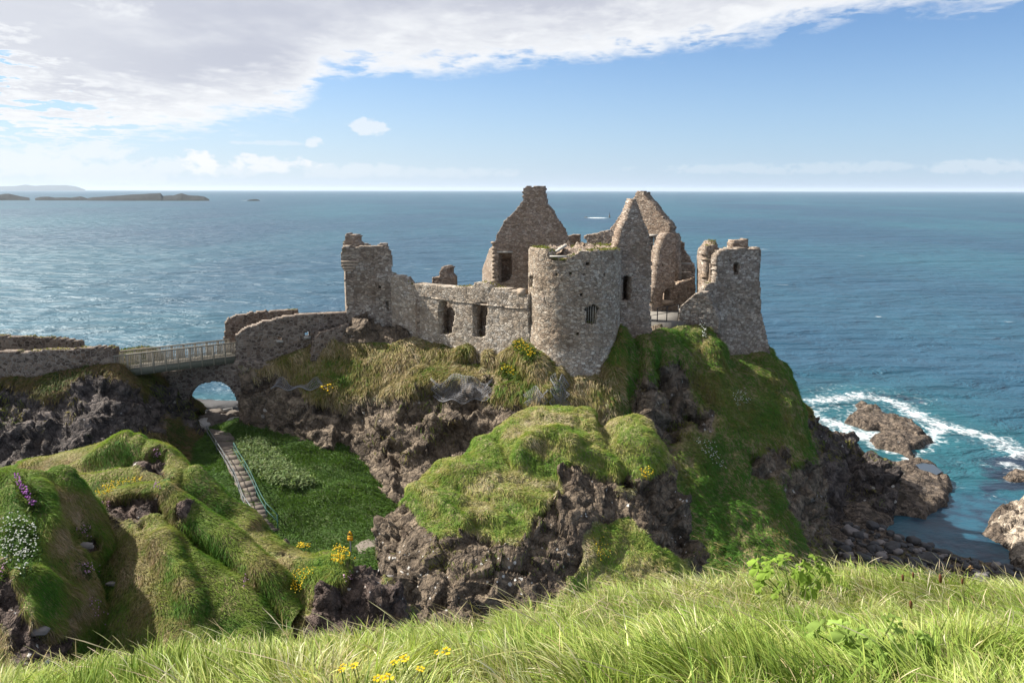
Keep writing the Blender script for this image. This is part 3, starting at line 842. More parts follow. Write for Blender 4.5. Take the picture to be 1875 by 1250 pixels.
def outcrop():
    s = row([(690, 1000, 41, .1), (697, 938, 42, .5), (745, 905, 43, .9), (795, 855, 45, .9), (860, 822, 46.5, 1), (905, 785, 47.6, 1), (945, 755, 48.6, 1), (990, 742, 49.2, 1), (1045, 740, 49.2, 1), (1085, 746, 48.8, 1), (1108, 767, 48.2, .9), (1150, 758, 47.8, 1), (1190, 768, 47.2, .9), (1214, 820, 46, .7), (1243, 900, 44.8, .4), (1283, 1035, 43, .5)])
    b1 = shift(s, 2.2, -1.2)
    b2 = shift(s, 5, -7, g=.4)
    b3 = shift(s, 7, -20, g=.4)
    r1 = row([(693, 1025, 40.2, .0), (712, 960, 41, .45), (768, 918, 41.6, .9), (828, 880, 43, 1), (885, 850, 44.2, 1), (930, 826, 44.9, 1), (965, 805, 45.5, 1), (1005, 795, 46, 1), (1050, 795, 46, 1), (1085, 795, 46, 1), (1112, 800, 45.8, 1), (1150, 800, 45.6, 1), (1188, 808, 45.4, 1), (1210, 850, 44.9, .5), (1238, 925, 44, .15), (1278, 1045, 42.2, .4)])
    r2 = row([(696, 1050, 39.2, .0), (728, 985, 39.7, .15), (790, 945, 40, .8), (848, 922, 40.9, 1), (900, 905, 41.8, 1), (945, 885, 42.6, 1), (980, 860, 43.4, 1), (1010, 840, 44.2, .9), (1048, 832, 44.7, 1), (1085, 838, 44.6, .8), (1115, 845, 44.6, .9), (1150, 845, 44.5, 1), (1186, 850, 44.4, 1), (1207, 885, 44, .3), (1234, 960, 43.2, .1), (1276, 1056, 41.4, .3)])
    r3 = row([(702, 1080, 38.3, .0), (742, 1015, 38.6, .05), (803, 980, 38.6, .45), (862, 962, 39.4, .95), (912, 945, 40.2, 1), (950, 925, 41, 1), (985, 900, 41.9, .9), (1012, 885, 42.5, .6), (1048, 872, 42.9, .35), (1085, 878, 43, .15), (1115, 885, 43.2, .3), (1150, 888, 43.3, .4), (1183, 890, 43.4, .5), (1205, 925, 42.9, .1), (1232, 985, 42.2, .1), (1275, 1064, 40.6, .5)])
    r4 = row([(714, 1110, 37.4, .0), (757, 1055, 37.4, .0), (812, 1025, 37.2, .1), (868, 1005, 37.8, .3), (915, 985, 38.6, .55), (952, 965, 39.4, .7), (985, 945, 40.2, .4), (1015, 930, 40.8, .1), (1050, 920, 41.3, .05), (1088, 925, 41.5, .05), (1118, 935, 41.7, .4), (1150, 945, 41.7, .35), (1183, 940, 42, .1), (1206, 968, 41.6, .05), (1232, 1010, 41, .2), (1276, 1075, 39.8, .8)])
    r5 = row([(728, 1145, 36.5, .0), (768, 1095, 36.3, .0), (822, 1070, 36, .0), (873, 1050, 36.4, .1), (920, 1030, 37, .2), (955, 1015, 37.7, .15), (987, 1000, 38.4, .05), (1018, 985, 39.1, .0), (1052, 975, 39.7, .2), (1088, 985, 39.8, .8), (1120, 995, 39.9, .95), (1152, 1000, 40, .9), (1186, 1000, 40.2, .6), (1212, 1020, 39.8, .6), (1240, 1045, 39.4, .8), (1280, 1095, 38.6, .95)])
    r6 = row([(745, 1190, 35.6, .0), (782, 1145, 35.3, .0), (830, 1125, 35, .0), (878, 1105, 35.4, .0), (924, 1088, 35.8, .1), (958, 1075, 36.4, .05), (990, 1060, 37, .0), (1022, 1050, 37.5, .2), (1055, 1050, 37.8, .8), (1088, 1060, 37.8, 1), (1122, 1070, 37.8, 1), (1155, 1080, 37.8, 1), (1190, 1090, 37.8, 1), (1220, 1100, 37.6, 1), (1252, 1115, 37.2, 1), (1295, 1150, 36.6, 1)])
    r7 = row([(760, 1260, 34.5, .0), (795, 1225, 34.2, .0), (838, 1200, 34, .0), (882, 1180, 34.2, .0), (928, 1165, 34.6, .1), (960, 1150, 35, .1), (993, 1140, 35.4, .3), (1027, 1140, 35.6, .7), (1060, 1150, 35.6, 1), (1092, 1165, 35.4, 1), (1126, 1175, 35.4, 1), (1160, 1185, 35.2, 1), (1195, 1195, 35, 1), (1230, 1205, 35, 1), (1270, 1220, 34.6, 1), (1315, 1250, 34, 1)])
    r8 = shift(r7, -4, -8)
    body('outcrop_terrain', [b3, b2, b1, s, r1, r2, r3, r4, r5, r6, r7, r8], 340, 420, M['outcrop'], 2.2, 1.15, 0.40, 1.3, 0.42, 2.0, 47,
         'rounded basalt outcrop with a cap of short green turf', 'outcrop', lip=0.10, drop=.38,
         ridges=[([(948, 850), (955, 825), (985, 802), (1022, 798), (1046, 815)], 13, .55), ([(1046, 828), (1085, 832), (1115, 845), (1135, 865)], 10, .4), ([(990, 850), (1010, 870), (1020, 895)], 20, -.3),
                 ([(1060, 775), (1095, 790), (1130, 800)], 11, -.35), ([(1168, 800), (1205, 835)], 16, .25), ([(880, 815), (925, 830)], 12, .35), ([(820, 880), (850, 870), (905, 880)], 16, .35), ([(1100, 768), (1112, 790), (1120, 830)], 12, -.3),
                 ([(770, 905), (820, 935), (850, 965)], 9, .4), ([(860, 950), (930, 960)], 12, .4), ([(1140, 868), (1150, 885)], 8, -1.2), ([(795, 855), (850, 872), (900, 862)], 9, .3), ([(760, 902), (800, 908), (840, 920)], 8, .3), ([(920, 900), (960, 915), (1000, 920)], 9, .3), ([(905, 800), (925, 835), (940, 860)], 9, -.35), ([(985, 762), (1040, 772), (1085, 775)], 7, .25), ([(840, 900), (900, 925)], 8, -.3)],
         paint=[([(672, 925), (730, 918), (752, 930), (775, 962), (805, 985), (850, 990), (845, 1045), (690, 1070)], .06, 8), ([(1026, 856), (1048, 846), (1090, 862), (1128, 880), (1134, 945), (1112, 958), (1088, 950), (1070, 905), (1036, 892)], .02, 7), ([(1160, 885), (1212, 862), (1238, 905), (1272, 1005), (1244, 1008), (1200, 965), (1166, 930)], .05, 7),
                ([(1008, 930), (1075, 915), (1088, 955), (1060, 975), (1056, 1050), (1000, 1050), (930, 1020), (985, 985), (1020, 960)], .04, 9), ([(845, 975), (905, 985), (915, 1010), (880, 1030), (845, 1010)], .0, 7),
                ([(1085, 960), (1150, 945), (1200, 1000), (1262, 1030), (1290, 1080), (1180, 1180), (1010, 1150), (1060, 1060), (1075, 990)], .98, 8), ([(1128, 868), (1160, 866), (1158, 890), (1134, 890)], .0, 4)])


def mounds():
    # back spur
    s = row([(-90, 862, 19.5, .9), (0, 845, 19.3, .9), (70, 830, 19, 1), (140, 815, 18.8, 1), (200, 808, 18.5, 1), (250, 802, 18.2, .9), (285, 815, 17.8, .6), (310, 840, 17.4, .6), (345, 875, 17, .8), (400, 932, 16.6, .9), (450, 966, 16.2, .9), (500, 990, 15.9, .7), (535, 1010, 15.7, .5), (580, 1014, 15.5, 1), (640, 1030, 15.1, .9), (690, 1050, 14.8, .7), (722, 1065, 14.4, .4), (745, 1135, 14, .3)])
    b1 = shift(s, .8, -.35)
    b2 = shift(s, 2.0, -2.2)
    b3 = shift(s, 4.0, -9)
    r1 = row([(-90, 900, 18.2, 1), (0, 880, 18.1, 1), (70, 862, 17.9, 1), (140, 848, 17.7, 1), (205, 835, 17.6, .9), (258, 832, 17.4, .45), (292, 848, 17.1, .35), (316, 868, 16.8, .6), (350, 905, 16.4, 1), (404, 962, 16, 1), (455, 1000, 15.6, 1), (505, 1010, 15.3, .8), (540, 1014, 15.1, .7), (584, 1012, 14.9, 1), (638, 1016, 14.6, 1), (686, 1045, 14.4, .5), (718, 1095, 14.1, .2), (742, 1160, 13.8, .2)])
    r2 = row([(-90, 940, 17.3, 1), (0, 920, 17.3, 1), (70, 900, 17.2, 1), (140, 885, 17.1, 1), (208, 870, 17, .8), (262, 868, 16.9, .6), (298, 885, 16.7, .8), (322, 905, 16.4, 1), (358, 945, 16, 1), (410, 1000, 15.5, .9), (460, 1040, 15.1, .8), (510, 1050, 14.8, 1), (545, 1050, 14.6, 1), (588, 1048, 14.4, 1), (634, 1056, 14.2, .6), (680, 1085, 14, .1), (712, 1130, 13.8, .1), (738, 1190, 13.6, .2)])
    r3 = row([(-90, 1020, 16.2, 1), (0, 1000, 16.2, 1), (70, 985, 16.2, 1), (140, 970, 16.1, 1), (212, 950, 16, 1), (266, 948, 15.9, 1), (304, 965, 15.7, 1), (330, 985, 15.5, 1), (366, 1020, 15.1, 1), (416, 1060, 14.7, .8), (465, 1100, 14.3, .9), (514, 1112, 14, 1), (550, 1110, 13.9, .8), (590, 1105, 13.8, .4), (632, 1110, 13.7, .1), (674, 1140, 13.6, .05), (706, 1180, 13.5, .1), (734, 1225, 13.3, .4)])
    r4 = row([(-90, 1120, 15, 1), (0, 1100, 15, 1), (70, 1085, 15, 1), (140, 1070, 14.9, 1), (215, 1050, 14.8, 1), (270, 1050, 14.7, 1), (308, 1065, 14.5, 1), (336, 1080, 14.3, 1), (372, 1105, 14.1, 1), (420, 1140, 13.8, 1), (468, 1170, 13.5, 1), (516, 1180, 13.2, .8), (552, 1175, 13.1, .4), (592, 1172, 13, .1), (630, 1175, 13, .1), (670, 1200, 13, .2), (702, 1230, 12.9, .5), (730, 1270, 12.8, .7)])
    r5 = row([(-90, 1260, 13.6, 1), (0, 1240, 13.6, 1), (70, 1225, 13.6, 1), (140, 1210, 13.5, 1), (218, 1190, 13.4, 1), (272, 1190, 13.3, 1), (312, 1200, 13.1, 1), (340, 1210, 13, 1), (376, 1230, 12.8, 1), (424, 1255, 12.6, 1), (470, 1280, 12.4, 1), (518, 1285, 12.2, .8), (555, 1280, 12.2, .5), (594, 1280, 12.2, .4), (628, 1280, 12.2, .4), (666, 1300, 12.2, .6), (698, 1320, 12.2, .8), (726, 1350, 12.2, .8)])
    r6 = shift(r5, -2.5, -2.6)
    body('spur_terrain', [b3, b2, b1, s, r1, r2, r3, r4, r5, r6], 300, 420, M['mound'], 0.9, 0.5, 0.16, 2.0, 0.33, 0.9, 59,
         'long wind-combed grass spur running down behind the near slope', 'spur', lip=0.09, drop=.22,
         ridges=[([(40, 880), (110, 860), (180, 838), (250, 815)], 11, .22), ([(350, 880), (400, 935), (450, 968), (500, 980)], 9, .22), ([(330, 930), (400, 985), (450, 1040), (500, 1090)], 14, .30), ([(250, 990), (275, 1060), (282, 1160)], 22, -.3),
                 ([(400, 1020), (420, 1090), (440, 1180)], 24, .30), ([(520, 1060), (508, 1120), (515, 1180)], 20, -.3), ([(600, 1020), (625, 1055), (600, 1100)], 16, .12), ([(40, 850), (140, 822), (250, 808), (300, 835), (400, 940), (500, 985)], 6, .10), ([(-40, 884), (60, 868), (140, 852), (205, 842), (262, 838), (298, 862)], 15, -.36), ([(120, 858), (175, 836), (235, 818)], 6, .12), ([(325, 895), (362, 930), (410, 980), (455, 1014), (505, 1030)], 13, -.34),
                 ([(560, 1040), (600, 1036), (640, 1050)], 9, -.12)],
         paint=[([(212, 842), (250, 832), (290, 832), (312, 862), (306, 880), (262, 864), (222, 858)], .15, 5), ([(505, 985), (525, 980), (548, 990), (542, 1006), (515, 1004)], .02, 4), ([(640, 1030), (668, 1010), (690, 1050), (730, 1110), (742, 1160), (700, 1220), (610, 1215), (575, 1150), (600, 1090), (640, 1072)], .15, 9),
                ([(598, 1120), (650, 1090), (720, 1130), (735, 1180), (620, 1230), (596, 1180)], .03, 6), ([(440, 1040), (458, 1018), (476, 1008), (468, 1024), (450, 1050)], .0, 3)])
    # little knoll in front of it with bare earth under its brow
    s = row([(150, 925, 16.3, 1), (175, 905, 16.2, 1), (215, 890, 16, 1), (262, 881, 15.8, 1), (290, 888, 15.6, .8), (318, 912, 15.4, .7), (350, 940, 15.2, .7), (400, 972, 14.9, 1), (440, 1003, 14.6, .9), (475, 1030, 14.3, .9), (510, 1066, 14.1, .9), (545, 1110, 13.8, 1)])
    b1 = shift(s, .5, -.3)
    b2 = shift(s, 1.2, -2.0)
    r1 = row([(150, 950, 15.8, 1), (177, 932, 15.75, .8), (217, 915, 15.65, .3), (262, 908, 15.5, .1), (290, 914, 15.35, .2), (318, 935, 15.1, .6), (352, 968, 14.9, .9), (400, 1005, 14.5, 1), (438, 1040, 14.1, .8), (470, 1065, 13.9, .5), (505, 1100, 13.7, 1), (540, 1140, 13.4, 1)])
    r2 = row([(150, 985, 15.4, 1), (178, 968, 15.35, .9), (219, 948, 15.25, .55), (262, 942, 15.15, .5), (292, 950, 15, .9), (320, 975, 14.8, 1), (354, 1010, 14.4, 1), (400, 1055, 14, .9), (436, 1085, 13.7, 1), (466, 1110, 13.5, 1), (500, 1145, 13.3, 1), (535, 1185, 13, 1)])
    r3 = row([(150, 1080, 14.3, 1), (180, 1062, 14.2, 1), (222, 1045, 14.1, 1), (264, 1040, 14, 1), (294, 1050, 13.8, 1), (322, 1072, 13.6, 1), (356, 1105, 13.3, 1), (400, 1145, 13, 1), (434, 1170, 12.8, 1), (462, 1195, 12.6, 1), (495, 1225, 12.5, 1), (530, 1260, 12.4, 1)])
    r4 = row([(150, 1210, 13.0, 1), (182, 1200, 12.9, 1), (224, 1185, 12.8, 1), (266, 1180, 12.7, 1), (296, 1190, 12.5, 1), (324, 1210, 12.3, 1), (358, 1240, 12.1, 1), (400, 1270, 11.9, 1), (432, 1290, 11.8, 1), (458, 1310, 11.7, 1), (490, 1335, 11.6, 1), (525, 1365, 11.5, 1)])
    r5 = shift(r4, -2, -2.5)
    body('knoll_terrain', [b2, b1, s, r1, r2, r3, r4, r5], 190, 230, M['mound'], 0.8, 0.4, 0.14, 1.6, 0.3, 0.8, 67,
         'small knoll with yellow flowers on its brow and bare earth below', 'knoll', lip=0.08, drop=.14,
         ridges=[([(180, 900), (225, 887), (265, 881)], 6, .10), ([(300, 900), (345, 940), (400, 972), (445, 1005), (510, 1066)], 7, .14), ([(292, 928), (334, 974), (390, 1012), (432, 1042), (478, 1082), (524, 1140)], 14, -.36), ([(300, 1000), (330, 1060), (350, 1120)], 18, .22)],
         paint=[([(192, 922), (230, 912), (262, 902), (276, 915), (262, 936), (225, 936), (196, 938)], .0, 4), ([(326, 930), (342, 934), (346, 950), (330, 946)], .1, 4)])


def hump():
    # nearest hump at the left
    def nrow(pts, g=None):
        return row([(q[0], q[1], q[2] + 1.7 * min(1.0, max(0.0, (q[0] - 60) / 130.0)) + .25) + tuple(q[3:]) for q in pts], g)
    s = nrow([(-160, 885, 14.8, 1), (-60, 868, 14.6, 1), (0, 866, 14.4, 1), (55, 870, 14.2, 1), (110, 878, 14, .9), (148, 905, 13.7, 1), (178, 945, 13.4, .9), (205, 985, 13.1, .8), (215, 1040, 12.8, .8), (225, 1090, 12.5, .4), (235, 1140, 12.2, .3), (250, 1200, 11.9, .9)])
    b1 = shift(s, .4, -.3)
    b2 = shift(s, .9, -2.2)
    r1 = nrow([(-160, 930, 14, 1), (-60, 915, 13.8, 1), (-5, 912, 13.7, 1), (45, 915, 13.5, 1), (92, 925, 13.3, 1), (125, 950, 13, 1), (150, 985, 12.8, .5), (172, 1025, 12.5, 1), (180, 1080, 12.2, .9), (190, 1120, 12, .2), (205, 1165, 11.8, .2), (225, 1220, 11.6, .9)])
    r2 = nrow([(-160, 990, 13.1, 1), (-60, 980, 13, 1), (-10, 980, 12.9, 1), (35, 985, 12.7, 1), (75, 995, 12.5, 1), (105, 1020, 12.3, 1), (125, 1050, 12.1, .9), (142, 1085, 11.9, 1), (150, 1130, 11.7, 1), (160, 1165, 11.5, .8), (175, 1205, 11.4, .8), (200, 1250, 11.2, 1)])
    r3 = nrow([(-160, 1080, 12.2, 1), (-60, 1070, 12.1, .6), (-12, 1070, 12, .2), (28, 1075, 11.9, .4), (60, 1085, 11.8, 1), (88, 1110, 11.6, 1), (105, 1140, 11.4, .6), (118, 1165, 11.3, .7), (125, 1195, 11.2, 1), (135, 1220, 11.1, 1), (150, 1250, 11, 1), (175, 1285, 10.9, 1)])
    r4 = nrow([(-160, 1180, 11.3, 1), (-60, 1170, 11.2, 1), (-12, 1168, 11.2, .9), (25, 1168, 11.1, .3), (55, 1175, 11, .05), (82, 1190, 10.9, .05), (98, 1215, 10.8, .3), (108, 1235, 10.7, .8), (114, 1260, 10.7, 1), (122, 1285, 10.6, 1), (135, 1310, 10.6, 1), (158, 1340, 10.5, 1)])
    r5 = nrow([(-160, 1290, 10.5, 1), (-60, 1280, 10.5, 1), (-12, 1278, 10.5, 1), (22, 1278, 10.4, .7), (50, 1285, 10.4, .4), (78, 1300, 10.3, .4), (92, 1320, 10.2, .7), (102, 1340, 10.2, 1), (106, 1360, 10.2, 1), (114, 1380, 10.1, 1), (126, 1400, 10.1, 1), (148, 1430, 10, 1)])
    r6 = shift(r5, -1.5, -2)
    body('hump_terrain', [b2, b1, s, r1, r2, r3, r4, r5, r6], 240, 220, M['mound'], 0.7, 0.35, 0.15, 1.6, 0.3, 0.7, 73,
         'steep near slope of combed straw-coloured grass with thrift', 'slope', lip=0.07, drop=.14,
         ridges=[([(0, 868), (60, 872), (112, 880)], 8, .10), ([(60, 910), (100, 990), (130, 1060), (160, 1140)], 16, .25), ([(112, 885), (150, 940), (190, 1010)], 13, .2), ([(0, 1070), (60, 1060), (110, 1100)], 18, .2), ([(90, 930), (120, 1000)], 14, -.2)],
         paint=[([(34, 1168), (66, 1146), (84, 1150), (92, 1172), (118, 1160), (130, 1215), (88, 1225), (44, 1215)], .0, 5), ([(182, 1098), (198, 1102), (206, 1130), (226, 1166), (214, 1186), (196, 1160)], .02, 4), ([(0, 1060), (22, 1055), (36, 1085), (20, 1100), (0, 1102)], .05, 4), ([(135, 985), (165, 985), (172, 1012), (150, 1015)], .1, 4)])


def bank():
    e = [(-250, 1285, 4.6), (-60, 1280, 4.6), (100, 1272, 4.6), (300, 1252, 4.6), (450, 1236, 4.7), (600, 1220, 4.8), (750, 1206, 4.9), (870, 1190, 5.0), (960, 1160, 5.2), (1060, 1136, 5.5), (1160, 1116, 5.7), (1260, 1096, 5.9), (1360, 1088, 6.1), (1500, 1072, 6.3), (1620, 1072, 6.3), (1720, 1082, 6.2), (1820, 1098, 6.1), (1920, 1112, 6.0), (2100, 1140, 5.9)]
    s = row(e, 1)
    b1 = shift(s, .5, -.45)
    b2 = shift(s, 1.2, -1.8)
    b3 = shift(s, 2.2, -6)
    r1 = row([(x, y + 0.45 * (1262 - y) if y < 1262 else y + 30, Y - 1.3) for x, y, Y in e], 1)
    r2 = row([(x, max(1262, y + 60), 2.9) for x, y, Y in e], 1)
    r3 = r2.copy()
    r3[:, 1] = 1.2
    r3[:, 2] = CAM_H - 1.68
    r4 = r3.copy()
    r4[:, 1] = -4
    r4[:, 2] = CAM_H - 1.2
    r4[:, 0] *= 2
    body('bank_terrain', [b3, b2, b1, s, r1, r2, r3, r4], 120, 220, M['bank'], 0.6, 0.1, 0.10, 0.7, 0.0, 0.8, 83, 'grassy cliff-top bank in front', 'bank', lip=0.0)


headland()
hollow()
left_cliff()
outcrop()
mounds()
hump()
bank()


# ------------------------------------------------------------------ right-hand cliff, shore platform, sea, islands
def zpoly(pts, z=0.6):
    return [tuple(PZ(x, y, z)[:2]) for x, y in pts]


SEA_ROCK = zpoly([(1545, 768), (1552, 752), (1580, 740), (1612, 741), (1625, 758), (1668, 764), (1694, 782), (1712, 800), (1705, 815), (1678, 818), (1684, 838), (1722, 852), (1752, 880), (1745, 905),
                  (1728, 932), (1696, 942), (1655, 938), (1640, 955), (1600, 985), (1560, 985), (1520, 960), (1520, 850), (1590, 838), (1650, 842), (1662, 832), (1640, 822), (1600, 812), (1588, 800), (1610, 785), (1580, 782)])
SEA_BEACH = zpoly([(1480, 930), (1560, 955), (1620, 965), (1660, 985), (1720, 998), (1780, 1012), (1830, 1020), (1875, 1000), (1990, 985), (2150, 1060), (2150, 1230), (1400, 1230), (1380, 1010)])
SEA_EAST = zpoly([(1797, 968), (1812, 945), (1838, 925), (1870, 905), (1960, 880), (2100, 960), (2100, 1060), (1870, 1050), (1845, 1025), (1850, 1000), (1820, 985)])
SKERRY = zpoly([(1836, 868), (1850, 858), (1880, 862), (1930, 852), (1960, 870), (1900, 880), (1850, 878)], 0.2)
SMALL = zpoly([(1562, 738), (1572, 733), (1590, 735), (1592, 745), (1568, 746)], 0.3)
PONDS = [zpoly([(1672, 858), (1690, 853), (1708, 856), (1722, 868), (1712, 874), (1690, 872)]), zpoly([(1600, 866), (1622, 862), (1640, 866), (1625, 874), (1606, 873)])]


def shore_sd(X, Y):
    return np.maximum.reduce([poly_sd(X, Y, SEA_ROCK), poly_sd(X, Y, SEA_BEACH), poly_sd(X, Y, SEA_EAST), poly_sd(X, Y, SKERRY), poly_sd(X, Y, SMALL)])


def shore():
    x0, x1, y0, y1, st = 24, 92, 52, 142, 0.2
    xs, ys = np.arange(x0, x1, st), np.arange(y1, y0, -st)
    X, Y = np.meshgrid(xs, ys)
    Pn = np.stack([X, Y, 0 * X], -1)
    wob = fbm(Pn, 3.0, 4, 201) * 0.8
    sr, sb, se = poly_sd(X, Y, SEA_ROCK) + wob, poly_sd(X, Y, SEA_BEACH) + wob, poly_sd(X, Y, SEA_EAST) + wob
    sk = np.maximum(poly_sd(X, Y, SKERRY), poly_sd(X, Y, SMALL)) + wob * .6
    rock = sum(a * blocks(Pn + 3.3, s, 210 + i)[0] for i, (s, a) in enumerate(((3.6, 1.0), (1.4, .6), (.6, .3))))
    inland = sstep(np.hypot(X - 52, Y - 124), 9, 2)
    zr = -1.2 + sstep(sr, -.4, 1.3) * 2.1 + sstep(sr, 1, 5) * 0.5 + sstep(sr, -.5, 1.0) * rock * (0.4 + inland) + inland * .6
    zb = -1.2 + sstep(sb, -1.2, 2.5) * 2.0 + np.clip(sb, 0, 30) * 0.10 + sstep(sb, -1, 1) * rock * 0.55
    ze = -1.2 + sstep(se, -1.0, 1.0) * 2.3 + sstep(se, 1, 4) * .5 + sstep(se, -1, 1) * rock * 0.9
    zk = -1.2 + sstep(sk, -0.8, .8) * 1.7 + rock * 0.4 * sstep(sk, -.5, .5)
    for p in PONDS:
        d = poly_sd(X, Y, p)
        zr = zr * (1 - sstep(d, -.7, .3)) + sstep(d, -.7, .3) * np.minimum(zr, 0.8)
        zr = zr + .5 * np.exp(-((d + 1.3) / .7) ** 2)
    Z = np.maximum.reduce([zr, zb, ze, zk])
    G = np.stack([X + fbm(Pn, 0.8, 2, 5) * .15, Y + fbm(Pn, .8, 2, 6) * .15, Z], -1)
    idx = np.arange(X.size).reshape(X.shape)
    Q = np.stack([idx[:-1, :-1], idx[1:, :-1], idx[1:, 1:], idx[:-1, 1:]], -1).reshape(-1, 4)
    zmax = np.maximum.reduce([Z[:-1, :-1], Z[1:, :-1], Z[1:, 1:], Z[:-1, 1:]]).ravel()
    # three sheets of the same grid: the platform, the dark boulder beach, the pale eastern rocks
    nw = fbm(Pn, 2.0, 3, 15) * .5
    pale = ((se + nw > 0.2) & (fbm(Pn, 4.0, 3, 77) + 0.1 * Z > 0.08) & (X > 46.5))[:-1, :-1].ravel()
    keep = zmax > -0.9
    gr = np.full(X.size, 0.0) + (0.5 * (fbm(Pn, 2.5, 4, 300) > .45) * (Z < 2.0)).ravel() * (sb > 1).ravel()
    for nm, msk, mat, lb in (('shore_rock', keep & ~pale, M['shore'], 'weathered basalt shore platform with boulder beach behind it'), ('pale_shore_rock', keep & pale, M['pale_rock'], 'pale rocks breaking through the shore at the right edge')):
        q = Q[msk]
        u, inv = np.unique(q, return_inverse=True)
        o = mesh_np(nm, G.reshape(-1, 3)[u], inv.reshape(-1, 4), None, mat, attrs={'grass': gr[u]})
        tag(o, lb, 'rocks', None, 'structure')
    B = dict(G=G, N=None, g=None, area=None, Q=Q[keep])
    BODIES['shore'] = B
    # still water in the rock pools
    for i, p in enumerate(PONDS):
        p = np.array(p)
        c = p.mean(0)
        V = [(*(c + (q - c) * 1.1), 1.02) for q in p] + [(*c, 1.02)]
        n = len(p)
        o = mesh_np('rock_pool_water', V, None, [(n, (k + 1) % n, k) for k in range(n)], M['pool'])
        tag(o, ['blue rock pool held in the middle of the shore platform', 'small shallow pool by the dark cliff foot'][i], 'pool', None, 'structure')


def right_cliff():
    s = row([(1452, 720, 97, .6), (1468, 742, 98, .7), (1484, 752, 99, .6), (1500, 768, 99.5, .3), (1520, 795, 99, .1), (1560, 800, 101, .05), (1588, 826, 99, .05), (1606, 834, 97.5, .0), (1628, 852, 96, .0), (1650, 868, 95, .0)])
    b1 = shift(s, 4, -1.5)
    b2 = shift(s, 9, -14)
    r1 = row([(1440, 780, 93, .5), (1462, 790, 94, .5), (1482, 796, 95, .2), (1500, 808, 96, .1), (1520, 824, 96, .0), (1556, 830, 98, .05), (1584, 845, 97, .1), (1602, 855, 95.6, .0), (1622, 868, 94.2, .0), (1648, 880, 93.6, .0)])
    r2 = row([(1440, 850, 89, .3), (1462, 858, 90, .1), (1482, 862, 91, .05), (1500, 866, 92, .0), (1520, 872, 92.4, .05), (1552, 874, 94.2, .0), (1580, 878, 94, .0), (1598, 885, 93, .0), (1618, 892, 92, .0), (1645, 900, 91.4, .0)])
    r3 = row([(1440, 915, 84, .1), (1462, 920, 85, .0), (1482, 922, 86, .0), (1500, 924, 87, .0), (1520, 924, 88, .0), (1550, 922, 90, .0), (1576, 922, 90.6, .0), (1594, 925, 90, .0), (1614, 930, 89, .0), (1640, 935, 88.6, .0)])
    r4 = row([(1440, 985, 78, .0), (1462, 985, 79.5, .0), (1482, 982, 81, .0), (1500, 978, 82.6, .0), (1520, 972, 84.4, .0), (1548, 962, 87, .0), (1572, 958, 88, .0), (1590, 960, 87.6, .0), (1610, 962, 86.8, .0), (1636, 965, 86.4, .0)])
    r5 = shift(r4, -4, -3)
    body('right_cliff_terrain', [b2, b1, s, r1, r2, r3, r4, r5], 150, 170, M['cliff'], 3.0, 1.7, 0.4, 2.0, 0.3, 3.0, 131, 'dark basalt cliff dropping to the shore beyond the headland', 'cliff', lip=0.1)


